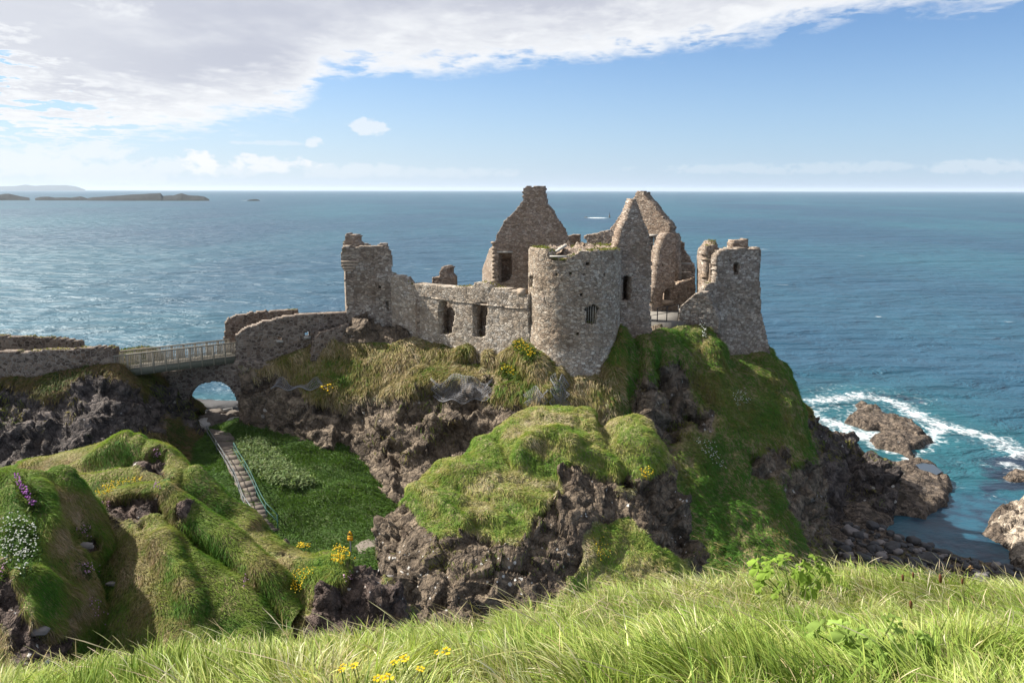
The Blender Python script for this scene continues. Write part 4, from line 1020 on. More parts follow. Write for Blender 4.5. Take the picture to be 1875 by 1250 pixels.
def sea_mat():
    m, nt = new_mat('sea_water')
    geo = nt.n('ShaderNodeNewGeometry').outputs['Position']
    xyz = nt.n('ShaderNodeSeparateXYZ', {0: geo})
    flat = nt.n('ShaderNodeCombineXYZ', {0: xyz.outputs[0], 1: xyz.outputs[1], 2: 0.0}).outputs[0]
    foam_a, shal = nt.attr('foam'), nt.attr('shallow')
    big = nt.noise(nt.vmath('MULTIPLY', flat, (0.004, 0.0018, 1)), 1.0, 5.0, 0.6)
    col = nt.mix(nt.smooth(big, 0.38, 0.66), (0.016, 0.058, 0.100), (0.020, 0.086, 0.122))
    col = nt.mix(shal, col, (0.012, 0.080, 0.100))
    weed = nt.attr('weed')
    col = nt.mix(nt.smooth(nt.math('MULTIPLY_ADD', nt.math('SUBTRACT', nt.noise(flat, 0.35, 5.0, .65), .5), 1.2, weed), 0.4, 0.75), col, (0.012, 0.025, 0.045))
    w1 = nt.noise(nt.vmath('MULTIPLY', flat, (0.085, 0.17, 1)), 1.0, 5.0, 0.62, 0.5)
    w2 = nt.noise(nt.vmath('MULTIPLY', flat, (0.5, 1.0, 1)), 1.0, 4.0, 0.6, 0.4)
    w3 = nt.noise(nt.vmath('MULTIPLY', flat, (0.018, 0.04, 1)), 1.0, 3.0, 0.55, 0.3)
    gust = nt.noise(nt.vmath('MULTIPLY', flat, (0.01, 0.006, 1)), 1.0, 4.0, 0.6)
    h = nt.math('MULTIPLY_ADD', w2, 0.16, nt.math('MULTIPLY', w1, 1.5))
    h = nt.math('MULTIPLY_ADD', w3, 4.0, h)
    # white horses far out, lacy foam near the rocks
    wh = nt.noise(nt.vmath('MULTIPLY', flat, (0.06, 0.20, 1)), 1.0, 3.0, 0.5, 0.3)
    wh = nt.math('MULTIPLY', nt.smooth(wh, 0.735, 0.765), nt.smooth(nt.noise(flat, 0.02, 2.0), 0.42, 0.6))
    vn = nt.vmath('ADD', flat, nt.vmath('SCALE', nt.noise(flat, 0.5, 3.0, out=1), scale=2.2))
    lace = nt.n('ShaderNodeTexVoronoi', {'Vector': vn, 'Scale': 0.55}, feature='DISTANCE_TO_EDGE').outputs[0]
    lace = nt.smooth(lace, 0.0, 0.22, 1.0, 0.0)
    fn = nt.noise(nt.vmath('MULTIPLY', flat, (0.75, 0.5, 1)), 1.0, 7.0, 0.68, 0.8)
    f = nt.math('MULTIPLY_ADD', nt.math('SUBTRACT', fn, 0.5), 1.9, foam_a)
    f = nt.math('MULTIPLY_ADD', lace, 0.22, f)
    f = nt.math('MULTIPLY', nt.smooth(f, 0.55, 1.35), nt.smooth(foam_a, 0.0, 0.25))
    f = nt.math('MULTIPLY', nt.math('ADD', f, wh, clamp=True), 0.88)
    bs = nt.n('ShaderNodeBsdfPrincipled', {'Base Color': nt.mix(f, col, (0.75, 0.78, 0.78)), 'Roughness': nt.math('MULTIPLY_ADD', f, 0.5, nt.math('MULTIPLY_ADD', gust, 0.12, 0.36)),
                                           'IOR': 1.33, 'Specular IOR Level': nt.math('MULTIPLY_ADD', f, -0.35, 0.40),
                                           'Normal': bump(nt, h, nt.attr('rough'), 2.3)})
    o = nt.n('ShaderNodeOutputMaterial')
    nt.t.links.new(bs.outputs[0], o.inputs[0])
    m2, n2 = new_mat('pool_water')
    g2 = n2.n('ShaderNodeNewGeometry').outputs['Position']
    finish(n2, (0.012, 0.03, 0.05), 0.06, bump(n2, n2.noise(g2, 3.0, 2.0), 0.15, 0.05), 0.5)
    M['pool'] = m2
    return m


BREAKERS = [([(1490, 735), (1530, 730), (1580, 722), (1640, 735), (1700, 768), (1760, 785), (1820, 800), (1870, 830)], 2.6, 1.0),
            ([(1480, 760), (1530, 775), (1580, 800), (1600, 800)], 3.0, 1.0), ([(1700, 800), (1722, 778), (1690, 765)], 2.2, 1.0), ([(1560, 760), (1600, 790), (1600, 808)], 1.6, 1.0),
            ([(1650, 835), (1668, 842)], .9, .9), ([(1845, 848), (1885, 862)], 1.4, .9), ([(1485, 720), (1540, 705)], 3.0, .5), ([(1482, 746), (1540, 748), (1590, 772)], 6.5, .62), ([(1690, 775), (1760, 792), (1850, 818)], 5.5, .55), ([(1500, 728), (1600, 716), (1680, 730)], 5.0, .5), ([(1780, 845), (1860, 850)], 2.5, .5), ([(1810, 905), (1835, 915)], 1.5, .5),
            ([(280, 590), (340, 588), (390, 596)], 5.0, .35), ([(330, 612), (420, 602)], 4.0, .45), ([(352, 738), (372, 738)], 2.0, 1.0)]


def sea():
    na, nd = 760, 720
    az = np.linspace(-1.25, 1.25, na)
    dd = np.concatenate([[30.0], np.linspace(60, 230, 370), np.exp(np.linspace(math.log(231), math.log(60000), nd - 371))])
    A, D = np.meshgrid(az, dd)
    X, Y = np.sin(A) * D, np.cos(A) * D
    Pn = np.stack([X * .7, Y, 0 * X], -1)
    near = sstep(D, 900, 150)
    sd = np.full(X.shape, -999.0)
    m = (D < 400)
    sd[m] = shore_sd(X[m], Y[m])
    shelter = sstep(np.hypot(X - 57, Y - 84), 22, 8)
    Z = (fbm(Pn, 16, 3, 400) * 0.45 + fbm(Pn, 5, 3, 401) * 0.16) * near * (1 - .85 * shelter)
    foam = 0.95 * sstep(sd, -2.2, 0.2) * (1 - 0.93 * shelter) * (fbm(Pn, 4, 3, 12) * .5 + .6)
    shal = 0.8 * sstep(sd, -16, -1) * (1 - .85 * shelter) + .25 * sstep(D, 230, 120)
    for pts, w, amt in BREAKERS:
        q = np.array([PZ(x, y, 0)[:2] for x, y in pts])
        d = np.full(X.shape, 1e9)
        for a, b in zip(q[:-1], q[1:]):
            e = b - a
            t = np.clip(((X - a[0]) * e[0] + (Y - a[1]) * e[1]) / (e @ e), 0, 1)
            d = np.minimum(d, np.hypot(X - a[0] - t * e[0], Y - a[1] - t * e[1]))
        foam = np.maximum(foam, amt * sstep(d, w * 2.6, -w * .6))
        shal = np.maximum(shal, .9 * amt * sstep(d, w * 7, w))
    weed = sstep(poly_sd(X, Y, zpoly([(1780, 830), (1850, 820), (1990, 830), (1990, 900), (1850, 905), (1800, 960), (1770, 900)], 0)), -3, 4) * .75
    weed = np.where(m, np.maximum(weed, sstep(poly_sd(X, Y, zpoly([(1560, 715), (1680, 722), (1720, 745), (1640, 730)], 0)), -3, 2) * .6), 0)
    weed = np.maximum(weed, shelter * .55)
    # surf round the beacon reef and off the skerries
    for px, py, rx, ry, amt in ((1093, 399, 26, 1.3, 1.0), (462, 367, 12, 1.0, .9)):
        c = PZ(px, py, 0)
        sx = np.linalg.norm(PZ(px + rx, py, 0) - c)
        sy = abs(PZ(px, py - ry, 0)[1] - c[1])
        foam = np.maximum(foam, amt * sstep(np.hypot((X - c[0]) / sx, (Y - c[1]) / sy), 1.3, .4))
    rough = np.interp(np.log(D), [math.log(60), math.log(500), math.log(5000), math.log(60000)], [1.0, 1.0, .8, .5]) * (1 - .75 * shelter)
    V = np.stack([X, Y, Z], -1).reshape(-1, 3)
    idx = np.arange(na * nd).reshape(nd, na)
    Q = np.stack([idx[:-1, :-1], idx[:-1, 1:], idx[1:, 1:], idx[1:, :-1]], -1).reshape(-1, 4)
    o = mesh_np('sea', V, Q, None, SEA_M, attrs={'foam': foam.ravel(), 'shallow': np.clip(shal, 0, 1).ravel(), 'weed': weed.ravel(), 'rough': rough.ravel()}, smooth=True)
    tag(o, 'wind-rippled blue green sea with small breakers', 'sea', None, 'structure')


def ridge_island(name, prof, Y, depth, mat, label, cat, seed, hs=1.0, zpx=None):
    """an island: profile of crest pixels over a waterline, built as a ridge with real depth"""
    prof = np.array(prof, float)
    xs = np.linspace(prof[0, 0], prof[-1, 0], 160)
    ys = np.interp(xs, prof[:, 0], prof[:, 1])
    crest = np.array([P(x, y, Y) for x, y in zip(xs, ys)])
    crest[:, 2] = np.maximum(crest[:, 2], 0.3)
    nv = 14
    G = np.zeros((nv, len(xs), 3))
    for k in range(nv):
        t = k / (nv - 1) * 2 - 1
        G[k, :, 0] = crest[:, 0] * (1 - t * depth * .5 / Y)
        G[k, :, 1] = Y - t * depth * .5
        G[k, :, 2] = crest[:, 2] * (1 - abs(t) ** 2.6 * 1.05) - 0.4
    nz = fbm(G * np.array([1, 1, 2.0]), depth * .12, 4, seed)
    G[1:-1, :, 2] += (nz * crest[:, 2] * 0.22)[1:-1] * hs
    idx = np.arange(nv * len(xs)).reshape(nv, len(xs))
    Q = np.stack([idx[:-1, :-1], idx[1:, :-1], idx[1:, 1:], idx[:-1, 1:]], -1).reshape(-1, 4)
    o = mesh_np(name, G.reshape(-1, 3), Q, None, mat)
    tag(o, label, cat, None, 'structure')


def islands():
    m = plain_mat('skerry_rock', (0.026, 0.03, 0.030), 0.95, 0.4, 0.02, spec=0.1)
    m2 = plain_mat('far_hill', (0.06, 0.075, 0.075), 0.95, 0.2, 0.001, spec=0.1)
    ridge_island('skerry_island', [(160, 363), (170, 361), (200, 359.5), (235, 357.5), (270, 354.5), (294, 353.5), (298, 359), (318, 358), (332, 355), (345, 357.5), (362, 358), (374, 360), (383, 365)], 3050, 500, m, 'long low dark skerry with two stepped crests on the left horizon', 'island', 5)
    ridge_island('skerry_island', [(64, 363), (72, 361), (88, 360), (100, 362), (118, 361.5), (130, 362), (146, 359.5), (152, 361), (162, 364)], 3000, 300, m, 'flat reef of rock joining the long skerry at its left end', 'island', 6)
    ridge_island('skerry_island', [(-60, 358), (-20, 355), (0, 356), (16, 355.5), (30, 358), (46, 361), (54, 362)], 3000, 300, m, 'low dark skerry cut by the left edge of the view', 'island', 7)
    ridge_island('skerry_island', [(452, 367), (458, 365.5), (466, 364.6), (473, 365.5), (476, 367)], 2850, 40, m, 'tiny rock awash to the right of the long skerry', 'island', 8)
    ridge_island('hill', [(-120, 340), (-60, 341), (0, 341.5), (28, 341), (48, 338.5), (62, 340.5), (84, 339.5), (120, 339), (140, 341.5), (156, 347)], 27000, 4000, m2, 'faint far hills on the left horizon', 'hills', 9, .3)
    # beacon on its reef
    c = PZ(1116, 398.5, 0)
    k = np.linalg.norm(PZ(1117, 398.5, 0) - c)
    t = empty('sea_beacon', c, 'small dark beacon tower standing in white surf', 'beacon')
    b = MB()
    b.tube([c, c + [0, 0, .8 * k], c + [0, 0, .85 * k], c + [0, 0, 5.5 * k]], [2.2 * k, 1.9 * k, 1.25 * k, 1.0 * k], 12)
    b.build('tower', M['black_iron'], t)
    b = MB()
    b.tube([c + [0, 0, 5.5 * k], c + [0, 0, 7.6 * k]], .32 * k, 6)
    b.tube([c + [0, 0, 7.6 * k], c + [0, 0, 8.6 * k]], [.7 * k, .5 * k], 8)
    b.build('topmark', M['black_iron'], t)
    c = PZ(1073, 398.5, 0)
    V = []
    G = []
    for i in range(7):
        for j in range(13):
            a = j / 12 * 2 * math.pi
            r = i / 6
            G.append(c + [math.cos(a) * 4.5 * k * r, math.sin(a) * 3 * k * r, 1.3 * k * (1 - r * r) * (1 + .4 * math.sin(3 * a + i)) - .1])
    idx = np.arange(7 * 13).reshape(7, 13)
    Q = np.stack([idx[:-1, :-1], idx[1:, :-1], idx[1:, 1:], idx[:-1, 1:]], -1).reshape(-1, 4)
    tag(mesh_np('reef_rock', G, Q, None, M['boulder'], None, c), 'low brown reef rock in surf left of the beacon', 'rock')


def ico_rock(seed, sub=3):
    bm = bmesh.new()
    bmesh.ops.create_icosphere(bm, subdivisions=sub, radius=1.0)
    V = np.array([v.co[:] for v in bm.verts])
    T = np.array([[v.index for v in f.verts] for f in bm.faces])
    bm.free()
    o, _ = blocks(V, .9, seed)
    o2, _ = blocks(V + 4.0, .35, seed + 1)
    V = V * (1 + .32 * o + .10 * o2 + .12 * fbm(V, .5, 3, seed))[:, None]
    V = np.clip(V, -.92, .92) * np.array([1, .85, .6])
    return V, T


def boulders():
    protos = []
    for k in range(6):
        V, T = ico_rock(500 + 9 * k)
        for mt in ('boulder', 'boulder_pale'):
            me = mesh_np('boulder', V, None, T, M[mt])
            protos.append(me.data)
            bpy.data.objects.remove(me)
    rng = np.random.default_rng(5)
    area = np.array([(1530, 955), (1640, 968), (1700, 995), (1800, 1015), (1860, 1030), (1875, 1075), (1640, 1062), (1510, 1005)], float)
    n = 0
    tries = 0
    while n < 230 and tries < 6000:
        tries += 1
        px, py = rng.uniform(1500, 1880), rng.uniform(950, 1075)
        if poly_sd(np.array([px]), np.array([py]), area)[0] < 0:
            continue
        h, nn = hit(px, py, ['shore'])
        if h is None or h[2] < -.1:
            continue
        s = float(np.clip(rng.lognormal(-1.0, .5), .2, 1.2))
        pale = rng.random() < .22
        o = bpy.data.objects.new('boulder', protos[2 * rng.integers(6) + int(pale)])
        o.location = (h[0], h[1], h[2] + s * .18)
        o.rotation_euler = (rng.uniform(-.3, .3), rng.uniform(-.3, .3), rng.uniform(0, 6.28))
        o.scale = (s, s, s)
        COL.objects.link(o)
        if pale:
            tag(o, 'grey boulder lying among darker ones on the beach below the cliffs', 'boulder', 'pale boulders on the beach')
        else:
            tag(o, 'dark wet boulder lying on the beach below the right-hand cliffs', 'boulder', 'dark boulders on the beach')
        n += 1


SEA_M = sea_mat()
shore()
right_cliff()
sea()
islands()
boulders()


# ------------------------------------------------------------------ ruined walls
def in_poly(U, V, poly):
    p = np.asarray(poly, float)
    q = np.roll(p, -1, 0)
    ins = np.zeros(U.shape, bool)
    for a, b in zip(p, q):
        ins ^= ((a[1] > V) != (b[1] > V)) & (U < (b[0] - a[0]) * (V - a[1]) / (b[1] - a[1] + 1e-12) + a[0])
    return ins


class Cells:
    """masonry on a u (along) / z grid of small cells, with thickness: ragged tops, jambs and broken edges come out of the cells"""

    def __init__(self):
        self.mb = MB()
        self.tops = []

    def sheet(self, path, inward, thick, fill, us, zs, closed=False, seed=0, rag=0.05, flare=None, relief=0.035):
        nu, nz = fill.shape
        nU = nu if closed else nu + 1
        front = path(us[:nU])[:, None, :] + np.zeros((1, nz + 1, 1))
        inn = inward(us[:nU])
        fr = np.zeros((nU, nz + 1, 3))
        fr[..., :2] = front
        fr[..., 2] = zs[None, :]
        bk = fr.copy()
        th = thick if np.isscalar(thick) else np.asarray(thick)[None, :, None]
        bk[..., :2] += inn[:, None, :] * th
        if flare is not None:
            fr[..., :2] -= inn[:, None, :] * flare(zs)[None, :, None]
        out = []
        for L, G in enumerate((fr, bk)):
            d = np.stack([fbm(G, .7, 2, seed + 1 + L), fbm(G, .7, 2, seed + 2 + L), fbm(G, .6, 2, seed + 3 + L)], -1) * rag
            o, _ = blocks(G * np.array([1, 1, 1.7]), .36, seed + 9)
            d[..., :2] -= inn[:, None, :] * ((1 if L == 0 else -1) * o * relief)[..., None]
            out.append(G + d)
        V = np.stack(out)
        idx = np.arange(V[..., 0].size).reshape(V.shape[:3])
        i = np.arange(nu)
        j = (i + 1) % nU if closed else i + 1
        a, b = idx[0][i], idx[0][j]
        c, e = idx[1][i], idx[1][j]
        Q = [np.stack([a[:, :-1], b[:, :-1], b[:, 1:], a[:, 1:]], -1)[fill], np.stack([e[:, :-1], c[:, :-1], c[:, 1:], e[:, 1:]], -1)[fill]]
        f = np.pad(fill, 1)
        if closed:
            f[0, :], f[-1, :] = f[-2, :], f[1, :]
        up = fill & ~f[1:-1, 2:]
        dn = fill & ~f[1:-1, :-2]
        lf = fill & ~f[:-2, 1:-1]
        rt = fill & ~f[2:, 1:-1]
        Q.append(np.stack([a[:, 1:], b[:, 1:], e[:, 1:], c[:, 1:]], -1)[up])
        Q.append(np.stack([b[:, :-1], a[:, :-1], c[:, :-1], e[:, :-1]], -1)[dn])
        Q.append(np.stack([a[:, :-1], a[:, 1:], c[:, 1:], c[:, :-1]], -1)[lf])
        Q.append(np.stack([b[:, :-1], e[:, :-1], e[:, 1:], b[:, 1:]], -1)[rt])
        Q = np.concatenate(Q)
        VV = V.reshape(-1, 3)
        # top places for tufts
        tq = np.stack([a[:, 1:], b[:, 1:], e[:, 1:], c[:, 1:]], -1)[up]
        if len(tq):
            self.tops.append(np.stack([VV[tq[:, 0]], VV[tq[:, 1]], VV[tq[:, 2]], VV[tq[:, 3]]], 1))
        u, inv = np.unique(Q, return_inverse=True)
        self.mb.add(VV[u], inv.reshape(-1, 4))
        return self

    def flat(self, A, B, thick, outline, holes=(), zb=None, cs=.125, seed=0, rag=.03, px=True, flare=None, jag=.22):
        """upright wall between plan points; outline/holes are (u, z) or photo pixels lying on the front plane"""
        A, B = np.asarray(A[:2], float), np.asarray(B[:2], float)
        t = (B - A) / np.linalg.norm(B - A)
        n = np.array([-t[1], t[0]])
        cv = (lambda o: [on_plane(x, y, A, B) for x, y in o]) if px else (lambda o: o)
        poly = np.array(cv(outline))
        hs = [np.array(cv(h)) for h in holes]
        u0, u1 = poly[:, 0].min() - cs, poly[:, 0].max() + cs
        z0, z1 = poly[:, 1].min() - cs, poly[:, 1].max() + cs
        if zb is not None:
            low = poly[:, 1] < poly[:, 1].min() + 1e9
            z0 = min(z0, zb)
        us = np.arange(u0, u1 + cs, cs)
        zs = np.arange(z0, z1 + cs, cs)
        U, Z = np.meshgrid((us[:-1] + us[1:]) / 2, (zs[:-1] + zs[1:]) / 2, indexing='ij')
        pn = np.stack([A[0] + U * t[0], A[1] + U * t[1], Z], -1)
        ju = fbm(pn, .8, 3, seed + 50) * jag * .42 + (vnoise(pn, .3, seed + 52) - .5) * .09
        jz = fbm(pn, .7, 3, seed + 51) * jag * .42 + (vnoise(pn, .3, seed + 53) - .5) * .09
        fill = in_poly(U + ju, Z + jz, poly)
        for h in hs:
            fill &= ~in_poly(U + ju * .6, Z + jz * .6, h)
        if not fill.any():
            return self
        return self.sheet(lambda u: A + u[:, None] * t, lambda u: np.tile(n, (len(u), 1)), thick, fill, us, zs, False, seed, rag, flare)


def XY(px, Y, py=560):
    return P(px, py, Y)[:2]


def blades(n_lv, Pp, D0, bend, L, W, side, prof=None):
    """curved blades: p(t) = P + L (D0 t + bend t^2); returns V (n, lv, 2, 3) and quads"""
    n = len(Pp)
    t = np.linspace(0, 1, n_lv)
    c = Pp[:, None, :] + L[:, None, None] * (D0[:, None, :] * t[None, :, None] + bend[:, None, :] * (t ** 2)[None, :, None])
    pr = (1 - t) ** .7 * .95 + .05 if prof is None else prof
    pr = np.broadcast_to(pr, (n, n_lv))
    o = side[:, None, :] * (W[:, None] * pr * .5)[..., None]
    V = np.stack([c - o, c + o], 2)
    b = (np.arange(n) * n_lv * 2)[:, None]
    k = np.arange(n_lv - 1)[None, :] * 2
    Q = np.stack([b + k, b + k + 1, b + k + 3, b + k + 2], -1).reshape(-1, 4)
    return V.reshape(-1, 3), Q


def unit(v):
    return v / (np.linalg.norm(v, axis=-1, keepdims=True) + 1e-9)


def tufts_on(quads, root, frac=.35, per=5, seed=0, lo=.12, hi=.4, name='wall_top_turf', green=.6):
    """grass and moss growing on broken wall tops"""
    rng = np.random.default_rng(seed)
    c = quads.mean(1)
    keep = fbm(c, 1.6, 3, seed) > (0.5 - frac) * 1.1
    q = quads[keep]
    if len(q) < 3:
        return
    n = len(q) * per
    i = rng.integers(0, len(q), n)
    w = rng.dirichlet([1, 1, 1, 1], n)
    p = (q[i] * w[..., None]).sum(1)
    d = unit(np.stack([rng.normal(0, .5, n), rng.normal(-.15, .5, n), np.full(n, .9)], -1))
    L = rng.uniform(lo, hi, n)
    side = unit(np.cross(d, rng.normal(0, 1, (n, 3))))
    V, Q = blades(3, p, d, np.tile([0, 0, -.45], (n, 1)), L, rng.uniform(.06, .13, n), side)
    g = np.clip(rng.normal(green, .3, n), 0, 1)[:, None]
    col = (np.array([.24, .20, .085]) * (1 - g) + np.array([.13, .165, .03]) * g) * rng.uniform(.6, 1.3, (n, 1))
    mesh_np(name, V, Q, None, M['blade'], root, cols={'col': np.repeat(col, 6, 0)})


def wall_thing(name, label, cat, cells, mat, part='wall', org=None, turf=None, group=None):
    allV = np.concatenate(cells.mb.V)
    if org is None:
        org = np.array([*allV[:, :2].mean(0), allV[:, 2].min()])
    r = empty(name, org, label, cat, group)
    o = cells.mb.build(part, mat, r)
    if turf and cells.tops:
        tufts_on(np.concatenate(cells.tops), r, **turf)
    return r


def part_cells(root, cells, name, mat, turf=None):
    o = cells.mb.build(name, mat, root)
    if turf and cells.tops:
        tufts_on(np.concatenate(cells.tops), root, **turf)
    return o


def on_wall_bar(mb, A, B, p0, p1, w, proud=.05, depth=.3, up=None):
    """a bar lying on a wall plane between two photo pixels"""
    A, B = np.asarray(A[:2]), np.asarray(B[:2])
    t = (B - A) / np.linalg.norm(B - A)
    n = np.array([-t[1], t[0]])
    a, b = on_plane(*p0, A, B), on_plane(*p1, A, B)
    off = n * (depth / 2 - proud)
    wa = np.array([*(A + t * a[0] + off), a[1]])
    wb = np.array([*(A + t * b[0] + off), b[1]])
    d = wb - wa
    L = np.linalg.norm(d)
    d = d / L
    n3 = np.array([*n, 0])
    u = np.cross(n3, d)
    mb.box((wa + wb) / 2, d * L / 2, n3 * depth / 2, u * w / 2)


def round_tower():
    Yc = 74.6
    c = XY(1051, Yc, 560)
    rad = 4.32
    cs = .125
    nu = int(2 * math.pi * rad / cs)
    us = np.linspace(0, 2 * math.pi, nu + 1)
    zt = P(1051, 455, Yc - rad)[2]
    z0, z1 = 16.0, zt + .8
    zs = np.arange(z0, z1, cs)
    # angle 0 faces the camera
    f = -np.array(c) / np.linalg.norm(c)
    s = np.array([-f[1], f[0]])

    def path(u):
        return c + rad * (np.cos(u)[:, None] * f + np.sin(u)[:, None] * s)

    def inward(u):
        return -(np.cos(u)[:, None] * f + np.sin(u)[:, None] * s)
    uc = (us[:-1] + us[1:]) / 2
    Ux, Zx = np.meshgrid(uc, (zs[:-1] + zs[1:]) / 2, indexing='ij')

    def ang(px):
        return math.asin(max(-1, min(1, (px - 1051) / 84.5)))

    def zz(px, py):
        a = ang(px)
        return P(px, py, Yc - rad * math.cos(a))[2]
    prof = [(967, 457), (973, 454), (990, 455), (1003, 458), (1008, 474), (1018, 479), (1034, 480), (1040, 470), (1048, 466), (1060, 462), (1080, 461), (1100, 458), (1120, 458), (1135, 456)]
    pa = np.array([ang(x) for x, y in prof])
    pz = np.array([zz(x, y) for x, y in prof])
    uw = np.where(Ux > math.pi, Ux - 2 * math.pi, Ux)
    top = np.where(np.abs(uw) < math.pi / 2, np.interp(uw, pa, pz), np.interp(np.abs(uw), [math.pi / 2, 2.0, 3.2], [pz[-1], pz[-1] + .2, pz[-1] - .1]))
    top = np.where((uw < -math.pi / 2), np.interp(-uw, [math.pi / 2, 2.0, 3.2], [pz[0], pz[0] - .1, pz[-1] - .1]), top)
    pn = np.stack([np.cos(Ux) * rad, np.sin(Ux) * rad, Zx], -1)
    ju, jz = fbm(pn, .7, 3, 3) * .03, fbm(pn, .7, 3, 4) * .15
    fill = (Zx + jz) < top

    def hole(pts):
        nonlocal fill
        pl = [(ang(x), zz(x, y)) for x, y in pts]
        fill &= ~in_poly(uw + ju * .8, Zx + jz * .5, pl)
    hole([(968, 508), (972, 505), (977, 508), (977, 524), (974, 528), (968, 528)])
    hole([(1072, 562), (1080, 561), (1084, 557), (1092, 558), (1097, 564), (1092, 572), (1091, 590), (1085, 594), (1073, 590), (1072, 570), (1066, 567)])
    for x in (1020, 1043, 1067, 1104):
        hole([(x - 2, 500), (x + 2, 500), (x + 2, 505), (x - 2, 505)])
    for x, y in ((1063, 539), (1059, 611), (1073, 484)):
        hole([(x - 3, y - 2), (x + 3, y - 2), (x + 3, y + 3), (x - 3, y + 3)])
    C = Cells()
    zf = zz(1051, 600)
    C.sheet(path, inward, 1.25, fill, us, zs, True, 21, .03, flare=lambda z: np.clip(zf - z, 0, 9) * .095 + np.clip(zf - z - 2.5, 0, 9) * .11, relief=.05)
    r = wall_thing('round_tower', 'stout round tower with a small barred window and a grassy broken top', 'tower', C, M['tower'], 'tower_wall',
                   org=(*c, 18.0), turf=dict(frac=.58, per=6, seed=4, lo=.2, hi=.55, green=.7))
    # floor of rubble inside, just under the wall head
    zr = zz(1100, 458)
    k = 26
    V, Q = [], []
    for i in range(k):
        for j in range(k):
            x, y = (i / (k - 1) * 2 - 1) * 3.2, (j / (k - 1) * 2 - 1) * 3.2
            V.append((c[0] + x, c[1] + y, zr - .5 + .08 * y))
    V = np.array(V)
    rr = np.hypot(V[:, 0] - c[0], V[:, 1] - c[1])
    V[:, 2] += blocks(V, .8, 5)[0] * .7 + np.clip(V[:, 1] - c[1], 0, 5) * .12 - np.clip(rr - 3.15, 0, 2) * 3
    idx = np.arange(k * k).reshape(k, k)
    Q = np.stack([idx[:-1, :-1], idx[1:, :-1], idx[1:, 1:], idx[:-1, 1:]], -1).reshape(-1, 4)
    mesh_np('rubble_fill', V, Q, None, M['gable'], r)
    # window with wooden bars, slab leaning inside the top
    w = P(1082, 577, Yc - rad + .55)
    e = unit(np.array([s[0], s[1], 0]))
    mb = MB()
    for x in (-.45, -.24, -.03, .18, .40):
        mb.box(w + e * x, e * .045, np.array([*f, 0]) * .04, np.array([0, 0, .85]))
    mb.build('window_bars', M['timber'], r)
    q = P(1022, 458, Yc - 1.8)
    MB().box(q, unit(np.array([1, .2, .62])) * .9, np.array([0, .5, 0]), unit(np.array([-.62, 0, 1])) * .09).build('leaning_slab', M['lintel'], r)
    q = P(1027, 469.5, Yc - rad + .5)
    MB().box(q, e * 1.0, np.array([*f, 0]) * .25, np.array([0, 0, .06])).build('coping_slab', M['lintel'], r)


def left_tower():
    A, B = XY(627, 82.2), XY(719, 82.9)
    C = Cells()
    out = [(624, 458), (629, 452), (642, 450), (652, 454), (664, 451), (700, 451), (706, 455), (716, 459), (718, 480), (717, 500), (722, 504), (724, 620), (640, 620), (637, 590), (633, 540), (631, 496), (625, 488), (624, 470)]
    C.flat(A, B, 1.1, out, [[(694, 523), (697, 523), (697, 528), (694, 528)], [(708, 552), (712, 552), (712, 568), (708, 568)]], seed=31, jag=.2)
    A2, B2 = np.array(A) + [-.9, 5.6], np.array(B) + [-1.2, 5.6]
    zt = on_plane(660, 455, A, B)[1]
    zbm = zt - 11
    L = np.linalg.norm(B - A)
    for a, b, sd, dz in ((np.array(A) + [.4, .5], A2, 32, 0), (np.array(B) + [-.45, .6], B2, 33, -.4), (A2, B2, 34, .2)):
        l = np.linalg.norm(np.array(b) - a)
        C.flat(a, b, -1.0 if sd == 32 else 1.0, [(0, zbm), (0, zt + dz), (l * .3, zt + dz + .2), (l * .7, zt + dz - .3), (l, zt + dz), (l, zbm)], px=False, seed=sd)
    r = wall_thing('square_tower', 'square corner tower at the left with a moulded band and a turret stub', 'tower', C, M['corner'], 'tower_wall', turf=dict(frac=.3, per=4, seed=35, green=.35))  # darker stone, its tone also carrying the shade on this tower
    C = Cells()
    a, b = XY(629, 84.6), XY(656, 84.3)
    C.flat(a, b, 1.2, [(631, 462), (631, 431), (637, 427), (641, 430), (650, 429), (656, 433), (656, 444), (664, 448), (665, 462)], seed=36, jag=.12)
    part_cells(r, C, 'turret_stub', M['gable'])
    mb = MB()
    for k, (y, x1) in enumerate(((479, 657), (484.5, 655), (490, 651), (495, 647))):
        on_wall_bar(mb, A, B, (624.5 + k * 1.7, y), (x1, y), .2, .16 - k * .03, .4)
    mb.build('moulded_band', M['dressed'], r)


